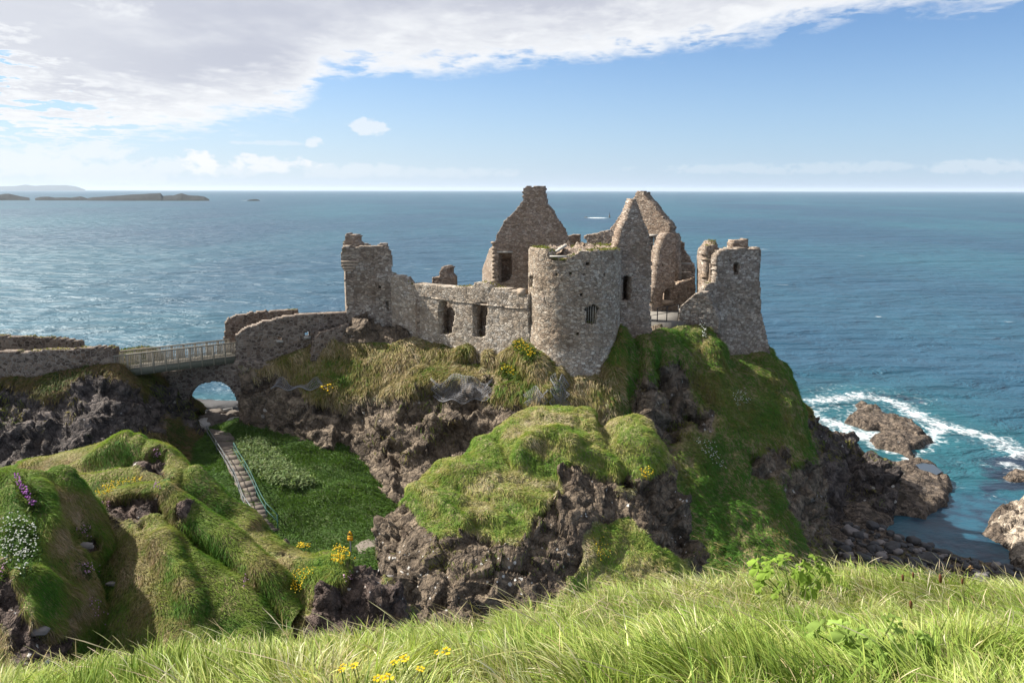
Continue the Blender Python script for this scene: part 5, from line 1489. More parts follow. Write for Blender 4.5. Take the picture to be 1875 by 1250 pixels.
def curtain_wall():
    A, B = XY(714, 83.0), XY(970, 73.0)
    C = Cells()
    out = [(708, 503), (728, 505), (739, 511), (746, 521), (762, 519), (778, 521), (795, 522), (815, 524), (840, 525), (866, 527), (869, 518), (896, 518), (900, 526), (925, 529), (950, 533), (956, 540), (968, 541), (970, 690), (704, 650)]
    h1 = [(804, 553), (812, 549), (821, 553), (827, 562), (834, 569), (831, 590), (827, 612), (804, 612)]
    h2 = [(865, 556), (880, 554), (892, 555), (893, 568), (891, 590), (888, 618), (866, 618), (867, 580)]
    C.flat(A, B, 1.3, out, [h1, h2], seed=41, jag=.2)
    r = wall_thing('curtain_wall', 'pale rubble curtain wall with two ragged dark openings beside the round tower', 'wall', C, M['wall'], 'wall', turf=dict(frac=.42, per=4, seed=42, green=.3))
    mb = MB()
    pts = [(712, 530), (745, 537), (790, 545), (830, 551), (880, 557), (925, 562), (966, 566)]
    for p, q in zip(pts[:-1], pts[1:]):
        on_wall_bar(mb, A, B, p, q, .10, .06, .4)
    mb.build('string_course', M['wall'], r)
    mb = MB()
    on_wall_bar(mb, A, B, (948, 534), (961, 535.5), .6, .06, .5)
    mb.build('pale_block', M['dressed'], r)
    # inner wall of the range behind the openings
    C = Cells()
    t = np.array([-1.6, 3.0])
    a, b = np.array(A) + t * .9 + [1.5, 0], np.array(B) + t
    z = on_plane(900, 545, A, B)[1]
    l = np.linalg.norm(b - a)
    C.flat(a, b, 1.0, [(0, z - 8), (0, z - .6), (l * .4, z - 1.2), (l * .7, z - .9), (l, z - 1.3), (l, z - 8)], px=False, seed=44)
    part_cells(r, C, 'inner_wall', M['gable'])
    # cross wall above the floor inside, seen through the openings
    C = Cells()
    a2 = np.array(A) + (np.array(B) - A) * .3
    C.flat(a2 + t * .3, a2 + t * .95, .8, [(0, z - 8), (0, z - .8), (3.0, z - .9), (3.0, z - 8)], px=False, seed=45)
    part_cells(r, C, 'cross_wall', M['gable'])
    # stub of a chimney standing behind the wall head
    A, B = XY(786, 86), XY(828, 85)
    C = Cells()
    C.flat(A, B, 1.6, [(786, 545), (786, 523), (791, 521), (791, 509), (805, 507), (804, 499), (808, 490), (814, 487), (820, 490), (820, 503), (825, 508), (826, 545)], seed=46, jag=.14)
    wall_thing('chimney_stub', 'stepped stub of a fallen chimney rising behind the curtain wall', 'chimney', C, M['gable'], 'masonry')


def chimney_gable():
    A, B = XY(902, 96.6, 480), XY(1040, 94.8, 480)
    C = Cells()
    out = [(902, 600), (902, 447), (907, 442), (910, 430), (918, 417), (922, 405), (935, 394), (945, 385), (953, 371), (957, 366), (957, 346), (966, 340), (980, 341), (997, 340), (997, 358), (999, 366), (1001, 374), (1012, 386), (1018, 400), (1026, 411), (1033, 421), (1038, 433), (1038, 445), (1046, 446), (1046, 600)]
    C.flat(A, B, 1.5, out, [[(912, 463), (937, 463), (938, 480), (935, 512), (925, 517), (912, 519)]], seed=51, jag=.16)
    r = wall_thing('chimney_gable', 'tall brown gable ending in a square chimney with one dark window at its left', 'gable wall', C, M['gable'], 'wall', turf=dict(frac=.12, per=3, seed=52, green=.3, lo=.1, hi=.25))
    mb = MB()
    for k in range(11):
        y = 447 + k * 7.4
        on_wall_bar(mb, A, B, (901.3, y), (909.5 if k % 2 else 906.5, y), .42, .03, .5)
    mb.build('quoin_stones', M['dressed'], r)
    mb = MB()
    on_wall_bar(mb, A, B, (910.5, 461.6), (939, 461.6), .22, .05, .7)
    mb.build('lintel', M['lintel'], r)
    mb = MB()
    on_wall_bar(mb, A, B, (899, 444.5), (908, 444.5), .25, .1, .5)
    mb.build('corbel_stone', M['dressed'], r)
    # side walls running back from the gable
    C = Cells()
    z = on_plane(905, 446, A, B)[1]
    C.flat(np.array(A) + [.1, .3], np.array(A) + [-1.6, 9], -1.0, [(0, z - 10), (0, z - .3), (3, z - .8), (6, z - 2.5), (9, z - 4), (9, z - 10)], px=False, seed=55)
    C.flat(np.array(A) + [0, 3.6], np.array(B) + [0, 3.6], .9, [(0, z - 10), (0, z - 1.5), (4, z - .9), (8.5, z - .4), (8.5, z - 10)], px=False, seed=56)
    part_cells(r, C, 'side_wall', M['gable'])
    a, b = XY(1037, 99, 440), XY(1062, 98.6, 440)
    C = Cells()
    C.flat(a, b, 1.2, [(1037, 560), (1037, 434), (1044, 431), (1053, 429), (1060, 431), (1061, 560)], seed=57, jag=.1)
    wall_thing('wall_pier', 'short square pier of masonry at the right foot of the chimney gable', 'wall', C, M['gable'], 'masonry', turf=dict(frac=.3, per=3, seed=58, green=.3))
    a, b = XY(1069, 92, 440), XY(1124, 90.5, 440)
    C = Cells()
    C.flat(a, b, 1.3, [(1069, 560), (1069, 434), (1074, 430), (1090, 428), (1100, 425), (1112, 422), (1124, 428), (1126, 560)], [[(1069, 437), (1074, 440), (1076, 448), (1070, 449)]], seed=59, jag=.12)
    wall_thing('wall_fragment', 'broken wall fragment between the round tower and the pointed gables', 'wall', C, M['gable'], 'masonry')
    a, b = XY(1000, 84.5, 470), XY(1140, 82, 470)
    C = Cells()
    C.flat(a, b, 1.2, [(1000, 560), (1000, 470), (1030, 462), (1060, 460), (1100, 455), (1105, 450), (1120, 446), (1135, 450), (1140, 560)], seed=60, jag=.14)
    wall_thing('hall_wall', 'low sunlit wall head of the hall just behind the round tower', 'wall', C, M['gable'], 'masonry', turf=dict(frac=.15, per=3, seed=61))


def pointed_gables():
    # near gable
    A, B = XY(1128, 74.4), XY(1196, 75.6)
    C = Cells()
    out = [(1122, 640), (1124, 458), (1130, 452), (1133, 440), (1136, 428), (1143, 408), (1149, 402), (1150, 392), (1155, 380), (1160, 364), (1164, 363), (1168, 374), (1174, 392), (1180, 408), (1187, 424), (1192, 441), (1193, 500), (1190, 562), (1193, 600), (1198, 690), (1122, 690)]
    hole = [(1139, 510), (1142, 506), (1149, 504), (1155, 508), (1156, 520), (1154, 550), (1140, 552), (1140, 530)]
    C.flat(A, B, 1.5, out, [hole], seed=71, jag=.13, flare=lambda z: np.clip(23.5 - z, 0, 9) * .12)
    r = wall_thing('pointed_gable', 'sharp pointed gable wall in shade with one tall slit opening, touching the round tower', 'gable wall', C, M['gable'], 'wall', turf=dict(frac=.05, per=3, seed=72))
    C = Cells()
    mid = (np.array(A) * .7 + np.array(B) * .3)
    C.flat(mid + [-.9, 1.6], mid + [.9, 1.7], .6, [(0, 24), (0, 31.5), (2.2, 31), (2.2, 24)], px=False, seed=73)
    part_cells(r, C, 'slit_back_wall', M['gable'])
    # far gable
    A, B = XY(1108, 97.0, 450), XY(1240, 90.5, 450)
    C = Cells()
    out = [(1104, 600), (1106, 436), (1111, 430), (1118, 418), (1126, 408), (1134, 396), (1142, 388), (1150, 376), (1158, 368), (1162, 360), (1164, 352), (1170, 349), (1176, 352), (1181, 351), (1180, 357), (1184, 361), (1193, 370), (1202, 382), (1211, 395), (1219, 404), (1226, 413), (1228, 417), (1226, 424), (1233, 430), (1237, 440), (1237, 600)]
    C.flat(A, B, 1.3, out, [[(1186, 433), (1202, 433), (1202, 457), (1186, 457)]], seed=75, jag=.14)
    r = wall_thing('far_gable', 'broad far gable with a cross-framed window, standing just behind the pointed gable', 'gable wall', C, M['gable'], 'wall', turf=dict(frac=.05, per=3, seed=76))
    mb = MB()
    on_wall_bar(mb, A, B, (1196.6, 433), (1196.6, 457), .14, -.2, .2)
    on_wall_bar(mb, A, B, (1186, 445), (1202, 445), .12, -.22, .16)
    mb.build('window_cross', M['lintel'], r)
    mb = MB()
    on_wall_bar(mb, A, B, (1184, 431), (1205, 431), .26, .05, .6)
    mb.build('lintel', M['lintel'], r)
    # side wall of the great house: broken sunlit edge, dark face
    A, B = XY(1196, 87.6, 500), XY(1239, 88.8, 500)
    C = Cells()
    out = [(1190, 620), (1194, 560), (1195, 540), (1200, 524), (1202, 505), (1205, 488), (1208, 472), (1209, 458), (1214, 446), (1218, 434), (1226, 427), (1233, 429), (1237, 437), (1238, 452), (1237, 480), (1236, 522), (1243, 525), (1252, 518), (1262, 513), (1273, 506), (1273, 620)]
    C.flat(A, B, 1.6, out, [[(1214, 548), (1214, 538), (1219, 529), (1226, 528), (1228, 540), (1226, 552), (1216, 553)], [(1213, 482), (1215, 482), (1215, 490), (1213, 490)], [(1241, 540), (1245, 540), (1245, 547), (1241, 547)]], seed=77, jag=.18)
    r = wall_thing('house_side_wall', 'ragged side wall with a lit broken edge and a dark round hole, below the far gable', 'wall', C, M['gable'], 'wall', turf=dict(frac=.03, per=3, seed=78))
    mb = MB()
    on_wall_bar(mb, A, B, (1213, 553), (1229, 554), .5, .3, .7)
    mb.build('hearth_stone', M['dressed'], r)
    A, B = XY(1234, 94, 500), XY(1276, 93.4, 500)
    C = Cells()
    out = [(1232, 600), (1232, 480), (1237, 470), (1238, 444), (1246, 442), (1253, 444), (1253, 456), (1258, 465), (1264, 473), (1270, 484), (1273, 492), (1273, 600)]
    C.flat(A, B, 1.1, out, [[(1244, 484), (1265, 484), (1265, 499), (1244, 499)]], seed=79, jag=.12)
    r = wall_thing('small_gable', 'small reddish gable with a square lintelled window, between the far gable and the right tower', 'gable wall', C, M['gable'], 'wall')
    mb = MB()
    on_wall_bar(mb, A, B, (1241, 482.6), (1266, 482.6), .22, .06, .5)
    mb.build('lintel', M['lintel'], r)
    C = Cells()
    a, b = XY(1240, 97), XY(1270, 96.6)
    C.flat(a, b, .8, [(1240, 560), (1240, 476), (1258, 474), (1270, 484), (1270, 560)], seed=80)
    part_cells(r, C, 'back_wall', M['gable'])


def right_tower():
    A, B = XY(1289, 81.4), XY(1393, 82.6)
    C = Cells()
    out = [(1312, 470), (1319, 461), (1328, 458), (1340, 456), (1360, 454), (1392, 456), (1391, 480), (1390, 505), (1393, 540), (1394, 570), (1399, 600), (1406, 640), (1408, 690), (1332, 690), (1326, 640), (1312, 610), (1304, 588), (1300, 576), (1298, 560), (1294, 548), (1290, 542), (1291, 528), (1296, 520), (1310, 516), (1312, 500)]
    C.flat(A, B, 1.3, out, [[(1342, 486), (1346, 482), (1353, 482), (1355, 488), (1354, 501), (1350, 504), (1343, 503)], [(1335, 474), (1338, 474), (1338, 478), (1335, 478)], [(1327, 613), (1329, 613), (1329, 616), (1327, 616)]], seed=91, jag=.16,
           flare=lambda z: np.clip(25.5 - z, 0, 9) * .10)
    zt = on_plane(1390, 456, A, B)[1]
    B2 = np.array(B) + [1.4, 6.0]
    A2 = np.array(A) + [2.6, 6.4]
    l = np.linalg.norm(B2 - B)
    C.flat(np.array(B) + [-.25, .2], B2, 1.2, [(0, zt - 16), (0, zt - .1), (l * .5, zt - .6), (l, zt - .2), (l, zt - 16)], px=False, seed=92)
    l = np.linalg.norm(B2 - A2)
    C.flat(A2, B2, 1.0, [(0, zt - 12), (0, zt - .4), (l * .5, zt - .2), (l, zt - .3), (l, zt - 12)], px=False, seed=93)
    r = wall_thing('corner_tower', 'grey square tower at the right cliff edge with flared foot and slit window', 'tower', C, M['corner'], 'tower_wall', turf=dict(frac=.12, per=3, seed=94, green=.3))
    C = Cells()
    a, b = XY(1340, 84.6), XY(1372, 85)
    C.flat(a, b, 1.4, [(1342, 470), (1342, 445), (1346, 439), (1357, 441), (1370, 438), (1371, 470)], seed=95, jag=.1)
    part_cells(r, C, 'chimney', M['gable'])
    # back of the slit: light passes from behind
    # broken left turret with doorway
    A, B = XY(1275, 86.6), XY(1299, 82.6)
    C = Cells()
    C.flat(A, B, .9, [(1276, 560), (1275, 520), (1276, 470), (1278, 455), (1284, 450), (1289, 441), (1295, 440), (1299, 448), (1301, 560)], seed=96, jag=.12)
    a2, b2 = XY(1297, 83.4), XY(1322, 84.6)
    C.flat(a2, b2, 1.0, [(1296, 560), (1297, 450), (1306, 450), (1318, 456), (1322, 462), (1322, 560)], [[(1298, 484), (1302, 480), (1310, 480), (1310, 521), (1298, 522)]], seed=97, jag=.1)
    C.flat(XY(1296, 86.5), XY(1320, 87.4), .8, [(1290, 560), (1290, 478), (1322, 470), (1322, 560)], seed=98, jag=.1)
    wall_thing('broken_turret', 'half fallen turret with sunlit flank and dark doorway joined to the right tower', 'tower', C, M['gable'], 'wall', turf=dict(frac=.55, per=5, seed=99, green=.4))
    A, B = XY(1242, 81.0), XY(1306, 79.6)
    C = Cells()
    C.flat(A, B, 1.0, [(1243, 600), (1243, 566), (1248, 560), (1256, 552), (1264, 546), (1272, 538), (1285, 534), (1296, 535), (1300, 545), (1306, 560), (1316, 580), (1316, 610)], seed=100, jag=.14)
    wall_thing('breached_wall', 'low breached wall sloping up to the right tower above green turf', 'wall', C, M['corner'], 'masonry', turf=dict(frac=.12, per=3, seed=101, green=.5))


def gate_walls():
    A, B = XY(431, 78.6, 640), XY(637, 82.4, 600)
    C = Cells()
    out = [(432, 700), (431, 640), (432, 615), (440, 608), (452, 601), (466, 596), (482, 590), (500, 586), (520, 581), (545, 577), (575, 575), (605, 574), (634, 573), (640, 574), (640, 640), (590, 660), (560, 700), (520, 700)]
    C.flat(A, B, 1.3, out, [[(508, 617), (516, 617), (517, 624), (507, 624)], [(557, 608), (567, 608), (568, 617), (558, 617)]], seed=111, jag=.12)
    r = wall_thing('gatehouse_wall', 'dark basalt gatehouse wall rising from the bridge end to the square tower', 'wall', C, M['dark'], 'wall', turf=dict(frac=.08, per=3, seed=112, green=.3))
    mb = MB()
    on_wall_bar(mb, A, B, (506, 624), (518, 624.5), .18, .25, .7)
    on_wall_bar(mb, A, B, (556, 617.5), (569, 617.5), .25, .2, .7)
    mb.build('window_ledge', M['lintel'], r)
    C = Cells()
    a, b = XY(578, 79.6, 620), XY(640, 81.6, 600)
    C.flat(a, b, 1.0, [(570, 660), (578, 622), (584, 610), (600, 606), (620, 600), (639, 592), (642, 640), (600, 660)], seed=113, jag=.1)
    part_cells(r, C, 'low_front_wall', M['dark'])
    A, B = XY(411, 84.6, 600), XY(549, 87.6, 580)
    C = Cells()
    C.flat(A, B, 1.1, [(412, 660), (411, 620), (413, 592), (418, 584), (432, 579), (448, 577), (460, 573), (488, 570), (492, 573), (496, 571), (520, 569), (545, 567), (547, 574), (550, 580), (552, 650)], seed=114, jag=.12)
    wall_thing('gatehouse_back_wall', 'curved dark wall behind the gatehouse on the seaward side of the bridge end', 'wall', C, M['dark'], 'masonry', turf=dict(frac=.05, per=3, seed=115))
    # arched wall carrying the bridge
    A, B = XY(235, 77.4, 700), XY(520, 79.0, 700)
    C = Cells()
    out = [(250, 700), (262, 688), (290, 684), (320, 678), (360, 672), (400, 667), (430, 660), (470, 662), (500, 668), (520, 690), (520, 800), (440, 800), (430, 850), (340, 850), (300, 800), (255, 780)]
    hole = [(338, 745), (341, 730), (350, 716), (362, 706), (377, 700), (392, 698), (406, 699), (418, 706), (427, 719), (433, 736), (440, 758), (446, 790), (446, 860), (340, 860), (338, 780)]
    C.flat(A, B, 2.2, out, [hole], seed=116, jag=.16, rag=.10)
    wall_thing('arch_wall', 'dark rubble wall under the footbridge pierced by a round arch with the sea behind', 'arch', C, M['dark'], 'wall', turf=dict(frac=.2, per=4, seed=117, green=.5))
    # walls of the approach at the left
    A, B = XY(-150, 71.2, 660), XY(208, 71.8, 660)
    C = Cells()
    C.flat(A, B, 1.1, [(-160, 720), (-160, 652), (-60, 648), (0, 645), (40, 645), (80, 642), (120, 641), (160, 638), (200, 636), (208, 639), (210, 700), (140, 710)], seed=118, jag=.07, rag=.04)
    wall_thing('approach_wall', 'long straight dark wall with pale lichened coping leading to the footbridge', 'wall', C, M['dark'], 'wall', turf=dict(frac=.55, per=4, seed=119, green=.35, lo=.1, hi=.3))
    A, B = XY(-150, 79.0, 630), XY(146, 80.0, 630)
    C = Cells()
    C.flat(A, B, 1.0, [(-160, 680), (-160, 616), (-60, 616), (0, 616), (40, 617), (90, 619), (125, 622), (146, 626), (147, 690)], seed=120, jag=.07, rag=.04)
    wall_thing('approach_back_wall', 'second straight wall at the far left edge with a turfed top', 'wall', C, M['dark'], 'wall', turf=dict(frac=.6, per=4, seed=121, green=.4, lo=.1, hi=.3))


round_tower()
left_tower()
curtain_wall()
chimney_gable()
pointed_gables()
right_tower()
gate_walls()


# ------------------------------------------------------------------ footbridge
def footbridge():
    a0, a1 = P(209, 679, 71.9), P(433, 652, 78.8)
    t = a1 - a0
    side = unit(np.array([-t[1], t[0], 0]))     # away from the viewer
    W = 1.9
    r = empty('footbridge', (a0 + a1) / 2 + side * W / 2, 'wooden footbridge with slatted railings spanning the gap to the castle gate', 'bridge')

    def at(s, w=0.0, z=0.0):
        return a0 + t * s + side * w + np.array([0, 0, z])
    mb = MB()
    L = np.linalg.norm(t)
    n = int(L / .17)
    for k in range(n):
        s = (k + .5) / n
        mb.box(at(s, W / 2, .05), unit(t) * .075, side * (W / 2 + .12), np.array([0, 0, .03]))
    mb.build('deck', M['timber'], r)
    for w in (0.02, W - .02):
        MB().box(at(.5, w, -.32), t * .5, side * .11, np.array([0, 0, .33])).build('beam', M['beam'], r)
    top = 1.42
    nb = 10
    for w in (-.06, W + .06):
        for k in range(nb + 1):
            s = .004 + .992 * k / nb
            MB().box(at(s, w, .42), unit(t) * .06, side * .05, np.array([0, 0, top - .38])).build('post', M['timber'], r)
        MB().box(at(.5, w, top), t * .5, side * .075, np.array([0, 0, .05])).build('handrail', M['timber'], r)
        MB().box(at(.5, w, .26), t * .5, side * .035, np.array([0, 0, .045])).build('lower_rail', M['timber'], r)
        for k in range(nb):
            mb = MB()
            for j in range(7):
                s = .004 + .992 * (k + (j + .8) / 7.6) / nb
                mb.box(at(s, w + .03, .78 - .08), unit(t) * .032, side * .018, np.array([0, 0, .72]))
            mb.build('baluster_panel', M['timber'], r)


footbridge()


# ------------------------------------------------------------------ stairway, handrails, sign, fence, path
def stairway():
    L = [(386, 792), (398, 818), (410, 842), (422, 868), (435, 895), (446, 922), (457, 942), (470, 962), (478, 975)]
    Rr = [(420, 790), (434, 812), (446, 838), (458, 866), (466, 892), (475, 918), (486, 940), (500, 960), (510, 972)]
    lp = [hit(x, y, ['hollow_terrain'])[0] for x, y in L]
    rp = [hit(x, y, ['hollow_terrain'])[0] for x, y in Rr]
    lp, rp = np.array(lp), np.array(rp)
    n = 22
    tt = np.linspace(0, len(L) - 1, n + 1)
    li, ri = _cr(lp, tt), _cr(rp, tt)
    rng = np.random.default_rng(6)
    zc = (li[:, 2] + ri[:, 2]) / 2 + .12 + rng.normal(0, .035, n + 1)
    li[:, :2] += rng.normal(0, .09, (n + 1, 2))
    ri[:, :2] += rng.normal(0, .09, (n + 1, 2))
    r = empty('stairway', (li[n // 2] + ri[n // 2]) / 2, 'flight of worn earth steps climbing the hollow towards the arch', 'steps')
    for k in range(n):
        a, b = li[k].copy(), ri[k].copy()
        c, d = li[k + 1].copy(), ri[k + 1].copy()
        z = zc[k] + .04
        tl = rng.normal(0, .035)
        a[2] = c[2] = z + tl
        b[2] = d[2] = z - tl
        e = (a - c) * .12
        a, b = a + e, b + e
        lowz = zc[k + 1] - .5
        V = [a, b, d, c] + [np.array([*q[:2], lowz]) for q in (a, b, d, c)]
        mesh_np('step', V, [(0, 3, 2, 1), (2, 3, 7, 6), (0, 1, 5, 4), (1, 2, 6, 5), (3, 0, 4, 7)], None, M['step'], r)
    return li, ri, zc


def handrail(name, label, pts, mat, hh, posts):
    pts = np.array(pts)
    r = empty(name, pts[0], label, 'handrail')
    for z in (hh, hh * .52):
        MB().tube(pts + [0, 0, z], .035, 6).build('rail', mat, r)
    for k in posts:
        i = int(k)
        f = k - i
        p = pts[i] * (1 - f) + pts[min(i + 1, len(pts) - 1)] * f
        MB().tube([p - [0, 0, .3], p + [0, 0, hh]], .04, 6).build('post', mat, r)


li, ri, zc = stairway()


def furniture():
    hp = [hit(x, y, ['hollow_terrain'])[0] for x, y in ((429, 832), (438, 850), (450, 868), (459, 885), (470, 910), (478, 928), (488, 946), (509, 968))]
    handrail('handrail', 'green double handrail on the right side of the steps', hp, M['green_paint'], 1.15, (0, 2, 4, 6, 7))
    hp = [hit(x, y, ['hollow_terrain'])[0] for x, y in ((380, 800), (397, 828), (412, 852), (428, 880), (438, 906), (446, 930), (458, 948), (468, 962))]
    handrail('handrail', 'grey metal handrail on the left side of the steps', hp, M['steel'], 1.1, (0, 1, 2, 3, 4, 5, 7))
    # warning sign
    b = P(641, 997, 52)
    g = hit(641, 1000, ['hollow_terrain'])[0]
    c = P(641, 982, 52.0)
    k = np.linalg.norm(P(642, 982, 52) - c)          # metres per photo pixel here
    r = empty('warning_sign', (c[0], c[1] + .05, g[2]), 'yellow triangular warning sign over a yellow plate on a post, in the hollow', 'sign')
    MB().box((c[0], c[1] + .06, (c[2] + g[2]) / 2 - 1), (.045, 0, 0), (0, .03, 0), (0, 0, (c[2] - g[2]) / 2 + 1.2)).build('post', M['steel'], r)

    def prism(name, pts, y, th, mat, par):
        pts = [(c[0] + x * k, c[2] + z * k) for x, z in pts]
        n = len(pts)
        V = [(x, y, z) for x, z in pts] + [(x, y + th, z) for x, z in pts]
        bm = MB()
        T = [(0, i, i + 1) for i in range(1, n - 1)] + [(n, n + i + 1, n + i) for i in range(1, n - 1)]
        bm.add(V, [(i, n + i, n + (i + 1) % n, (i + 1) % n) for i in range(n)], T)
        return bm.build(name, mat, par)
    y0 = c[1]
    prism('triangle_plate', [(-6.2, 3.2), (6.2, 3.2), (0, 13.6)], y0, .03, M['black'], r)
    prism('triangle_face', [(-4.9, 3.9), (4.9, 3.9), (0, 12.1)], y0 - .008, .006, M['yellow'], r)
    prism('falling_rock_symbol', [(-3.7, 4.3), (1.0, 4.3), (.4, 5.6), (-.6, 6.0), (-1.2, 7.6), (-2.2, 7.9)], y0 - .014, .005, M['black'], r)
    prism('text_plate', [(-5.4, -8.5), (5.4, -8.5), (5.4, 2.6), (-5.4, 2.6)], y0, .03, M['black'], r)
    prism('text_panel', [(-4.9, -1.1), (4.9, -1.1), (4.9, 2.2), (-4.9, 2.2)], y0 - .008, .006, M['yellow'], r)
    prism('text_panel', [(-4.9, -8.1), (4.9, -8.1), (4.9, -1.6), (-4.9, -1.6)], y0 - .008, .006, M['amber'], r)
    # terrace and its iron railing by the pointed gable
    A = [P(1188, 604, 79.5), P(1252, 596, 80.5), P(1262, 566, 88), P(1186, 570, 88)]
    z = np.mean([p[2] for p in A])
    V = [[q[0], q[1], z + .25] for q in A] + [[q[0], q[1], z - 3] for q in A]
    tag(mesh_np('terrace_paving', V, [(0, 1, 2, 3), (0, 4, 5, 1), (1, 5, 6, 2), (2, 6, 7, 3), (3, 7, 4, 0)], None, M['paving']), 'small paved terrace behind the iron railing', 'paving', None, 'structure')
    f0, f1 = P(1188, 593, 80.2), P(1244, 583, 81.2)
    r = empty('iron_railing', f0, 'black iron railing on the turf edge between pointed gable and breached wall', 'railing')
    hgt = 1.5
    for x in (.02, .27, .58, .96):
        p = f0 + (f1 - f0) * x
        MB().tube([p - [0, 0, .4], p + [0, 0, hgt]], .055, 6).build('post', M['black_iron'], r)
    for z in (hgt, hgt * .55):
        MB().tube([f0 + [0, 0, z], f1 + [0, 0, z]], .032, 6).build('rail', M['black_iron'], r)


furniture()


def gravel_path():
    """bare trodden patch at the foot of the hollow"""
    ring = [(640, 1000), (655, 988), (672, 982), (690, 984), (705, 990), (712, 1008), (700, 1030), (680, 1040), (655, 1030)]
    pts = [hit(x, y, ['hollow_terrain'])[0] for x, y in ring]
    pts = np.array([p for p in pts if p is not None])
    c = pts.mean(0)
    V = [c + (p - c) * f + [0, 0, .13 - .3 * (f == 1)] for f in (.33, .66, 1.0) for p in pts] + [c + [0, 0, .14]]
    n = len(pts)
    Q = [(k * n + i, k * n + (i + 1) % n, (k + 1) * n + (i + 1) % n, (k + 1) * n + i) for k in range(2) for i in range(n)]
    tag(mesh_np('path', V, Q, [(3 * n, (i + 1) % n, i) for i in range(n)], M['path'], smooth=True), 'patch of bare trodden path at the foot of the hollow', 'path', None, 'structure')


gravel_path()


def passage():
    """rocky sunlit passage floor under the arch, low parapet and sea rocks behind it"""
    rng = np.random.default_rng(9)
    spots = [(372, 775, 77.5, 1.0), (388, 772, 78.2, 1.0), (402, 766, 78.6, 1.1), (420, 768, 79.0, .9), (428, 756, 79.6, .8), (420, 775, 77.8, .8), (408, 785, 77, .9), (384, 788, 76.4, .7), (430, 790, 76.3, .7),
             (432, 772, 77.6, .9), (378, 764, 79.0, .8), (396, 757, 80.0, 1.0)]
    for i, (x, y, Y, s) in enumerate(spots):
        V, T = ico_rock(900 + i * 7, 4)
        p = P(x, y, Y)
        V = V * s * np.array([1.1, 1.2, 1.15]) @ np.array(Matrix.Rotation(rng.uniform(0, 6), 3, 'Z')) + p - [0, 0, .25]
        o = mesh_np('passage_boulder', V, None, T, M['step'] if i % 3 else M['concrete'], None, p)
        tag(o, 'sunlit rock in the rough passage floor below the arch', 'rock', 'rocks on the passage floor under the arch')
    a, b = P(352, 764, 81.5), P(424, 750, 82.5)
    m = MB()
    m.box((a + b) / 2 - [0, 0, 1.2], (b - a) / 2, np.array([0, .3, 0]), np.array([0, 0, 1.4]))
    o = m.build('parapet', M['concrete'], None, (a + b) / 2 - [0, 0, 2])
    tag(o, 'low grey parapet seen through the arch', 'wall')
    for i, (x, y, Y, s) in enumerate(((352, 741, 118, 3.2), (375, 748, 120, 3.0), (395, 746, 122, 3.4), (415, 745, 120, 3.0), (432, 745, 121, 3.2))):
        V, T = ico_rock(950 + i * 5, 3)
        q = PZ(x, y, 1.0)
        V = V * np.array([4.2, 2.5, 1.6]) * (s / 3) + q
        tag(mesh_np('sea_rock', V, None, T, M['boulder'], None, q), 'dark wave-washed rock seen through the arch', 'rock', 'sea rocks behind the arch')


passage()


# ------------------------------------------------------------------ vegetation
def sample(name, n, rng, gmin=.5, facing=-.15, weight=None):
    """random places on the turf of a body (denser where turf is full, skipping faces turned away)"""
    B = BODIES[name]
    G, N_, g = B['G'], B['N'], B['g']
    c = (G[:-1, :-1] + G[1:, 1:]) / 2
    vd = unit(CAM - c)
    fc = (N_[:-1, :-1] * vd).sum(-1)
    w = B['area'] * sstep(g[:-1, :-1], gmin - .1, gmin + .12) * (fc > facing)
    # inside the picture plus a margin
    rel = c - CAM
    zc = rel @ _F
    px, py = CX + F_PX * (rel @ _R) / np.maximum(zc, .1), CY - F_PX * (rel @ _U) / np.maximum(zc, .1)
    w = w * ((zc > .5) & (px > -160) & (px < 2035) & (py < 1420))
    if weight is not None:
        w = w * weight(c)
    k = rng.choice(w.size, n, p=(w / w.sum()).ravel())
    i, j = np.unravel_index(k, w.shape)
    a, b = rng.random(n)[:, None], rng.random(n)[:, None]
    p = G[i, j] * (1 - a) * (1 - b) + G[i + 1, j] * a * (1 - b) + G[i, j + 1] * (1 - a) * b + G[i + 1, j + 1] * a * b
    SAMPLE_G[0] = g[i, j]
    return p, N_[i, j]


SAMPLE_G = [None]


def palette(rng, n, fld, cols, jitter=.25):
    """pick blade colours along a list by a field 0..1"""
    cols = np.array(cols)
    x = np.clip(fld + rng.normal(0, .13, n), 0, .999) * (len(cols) - 1)
    i = x.astype(int)
    f = (x - i)[:, None]
    c = cols[i] * (1 - f) + cols[np.minimum(i + 1, len(cols) - 1)] * f
    return c * rng.uniform(1 - jitter, 1 + jitter, (n, 1)) * rng.normal(1, .05, (n, 3))


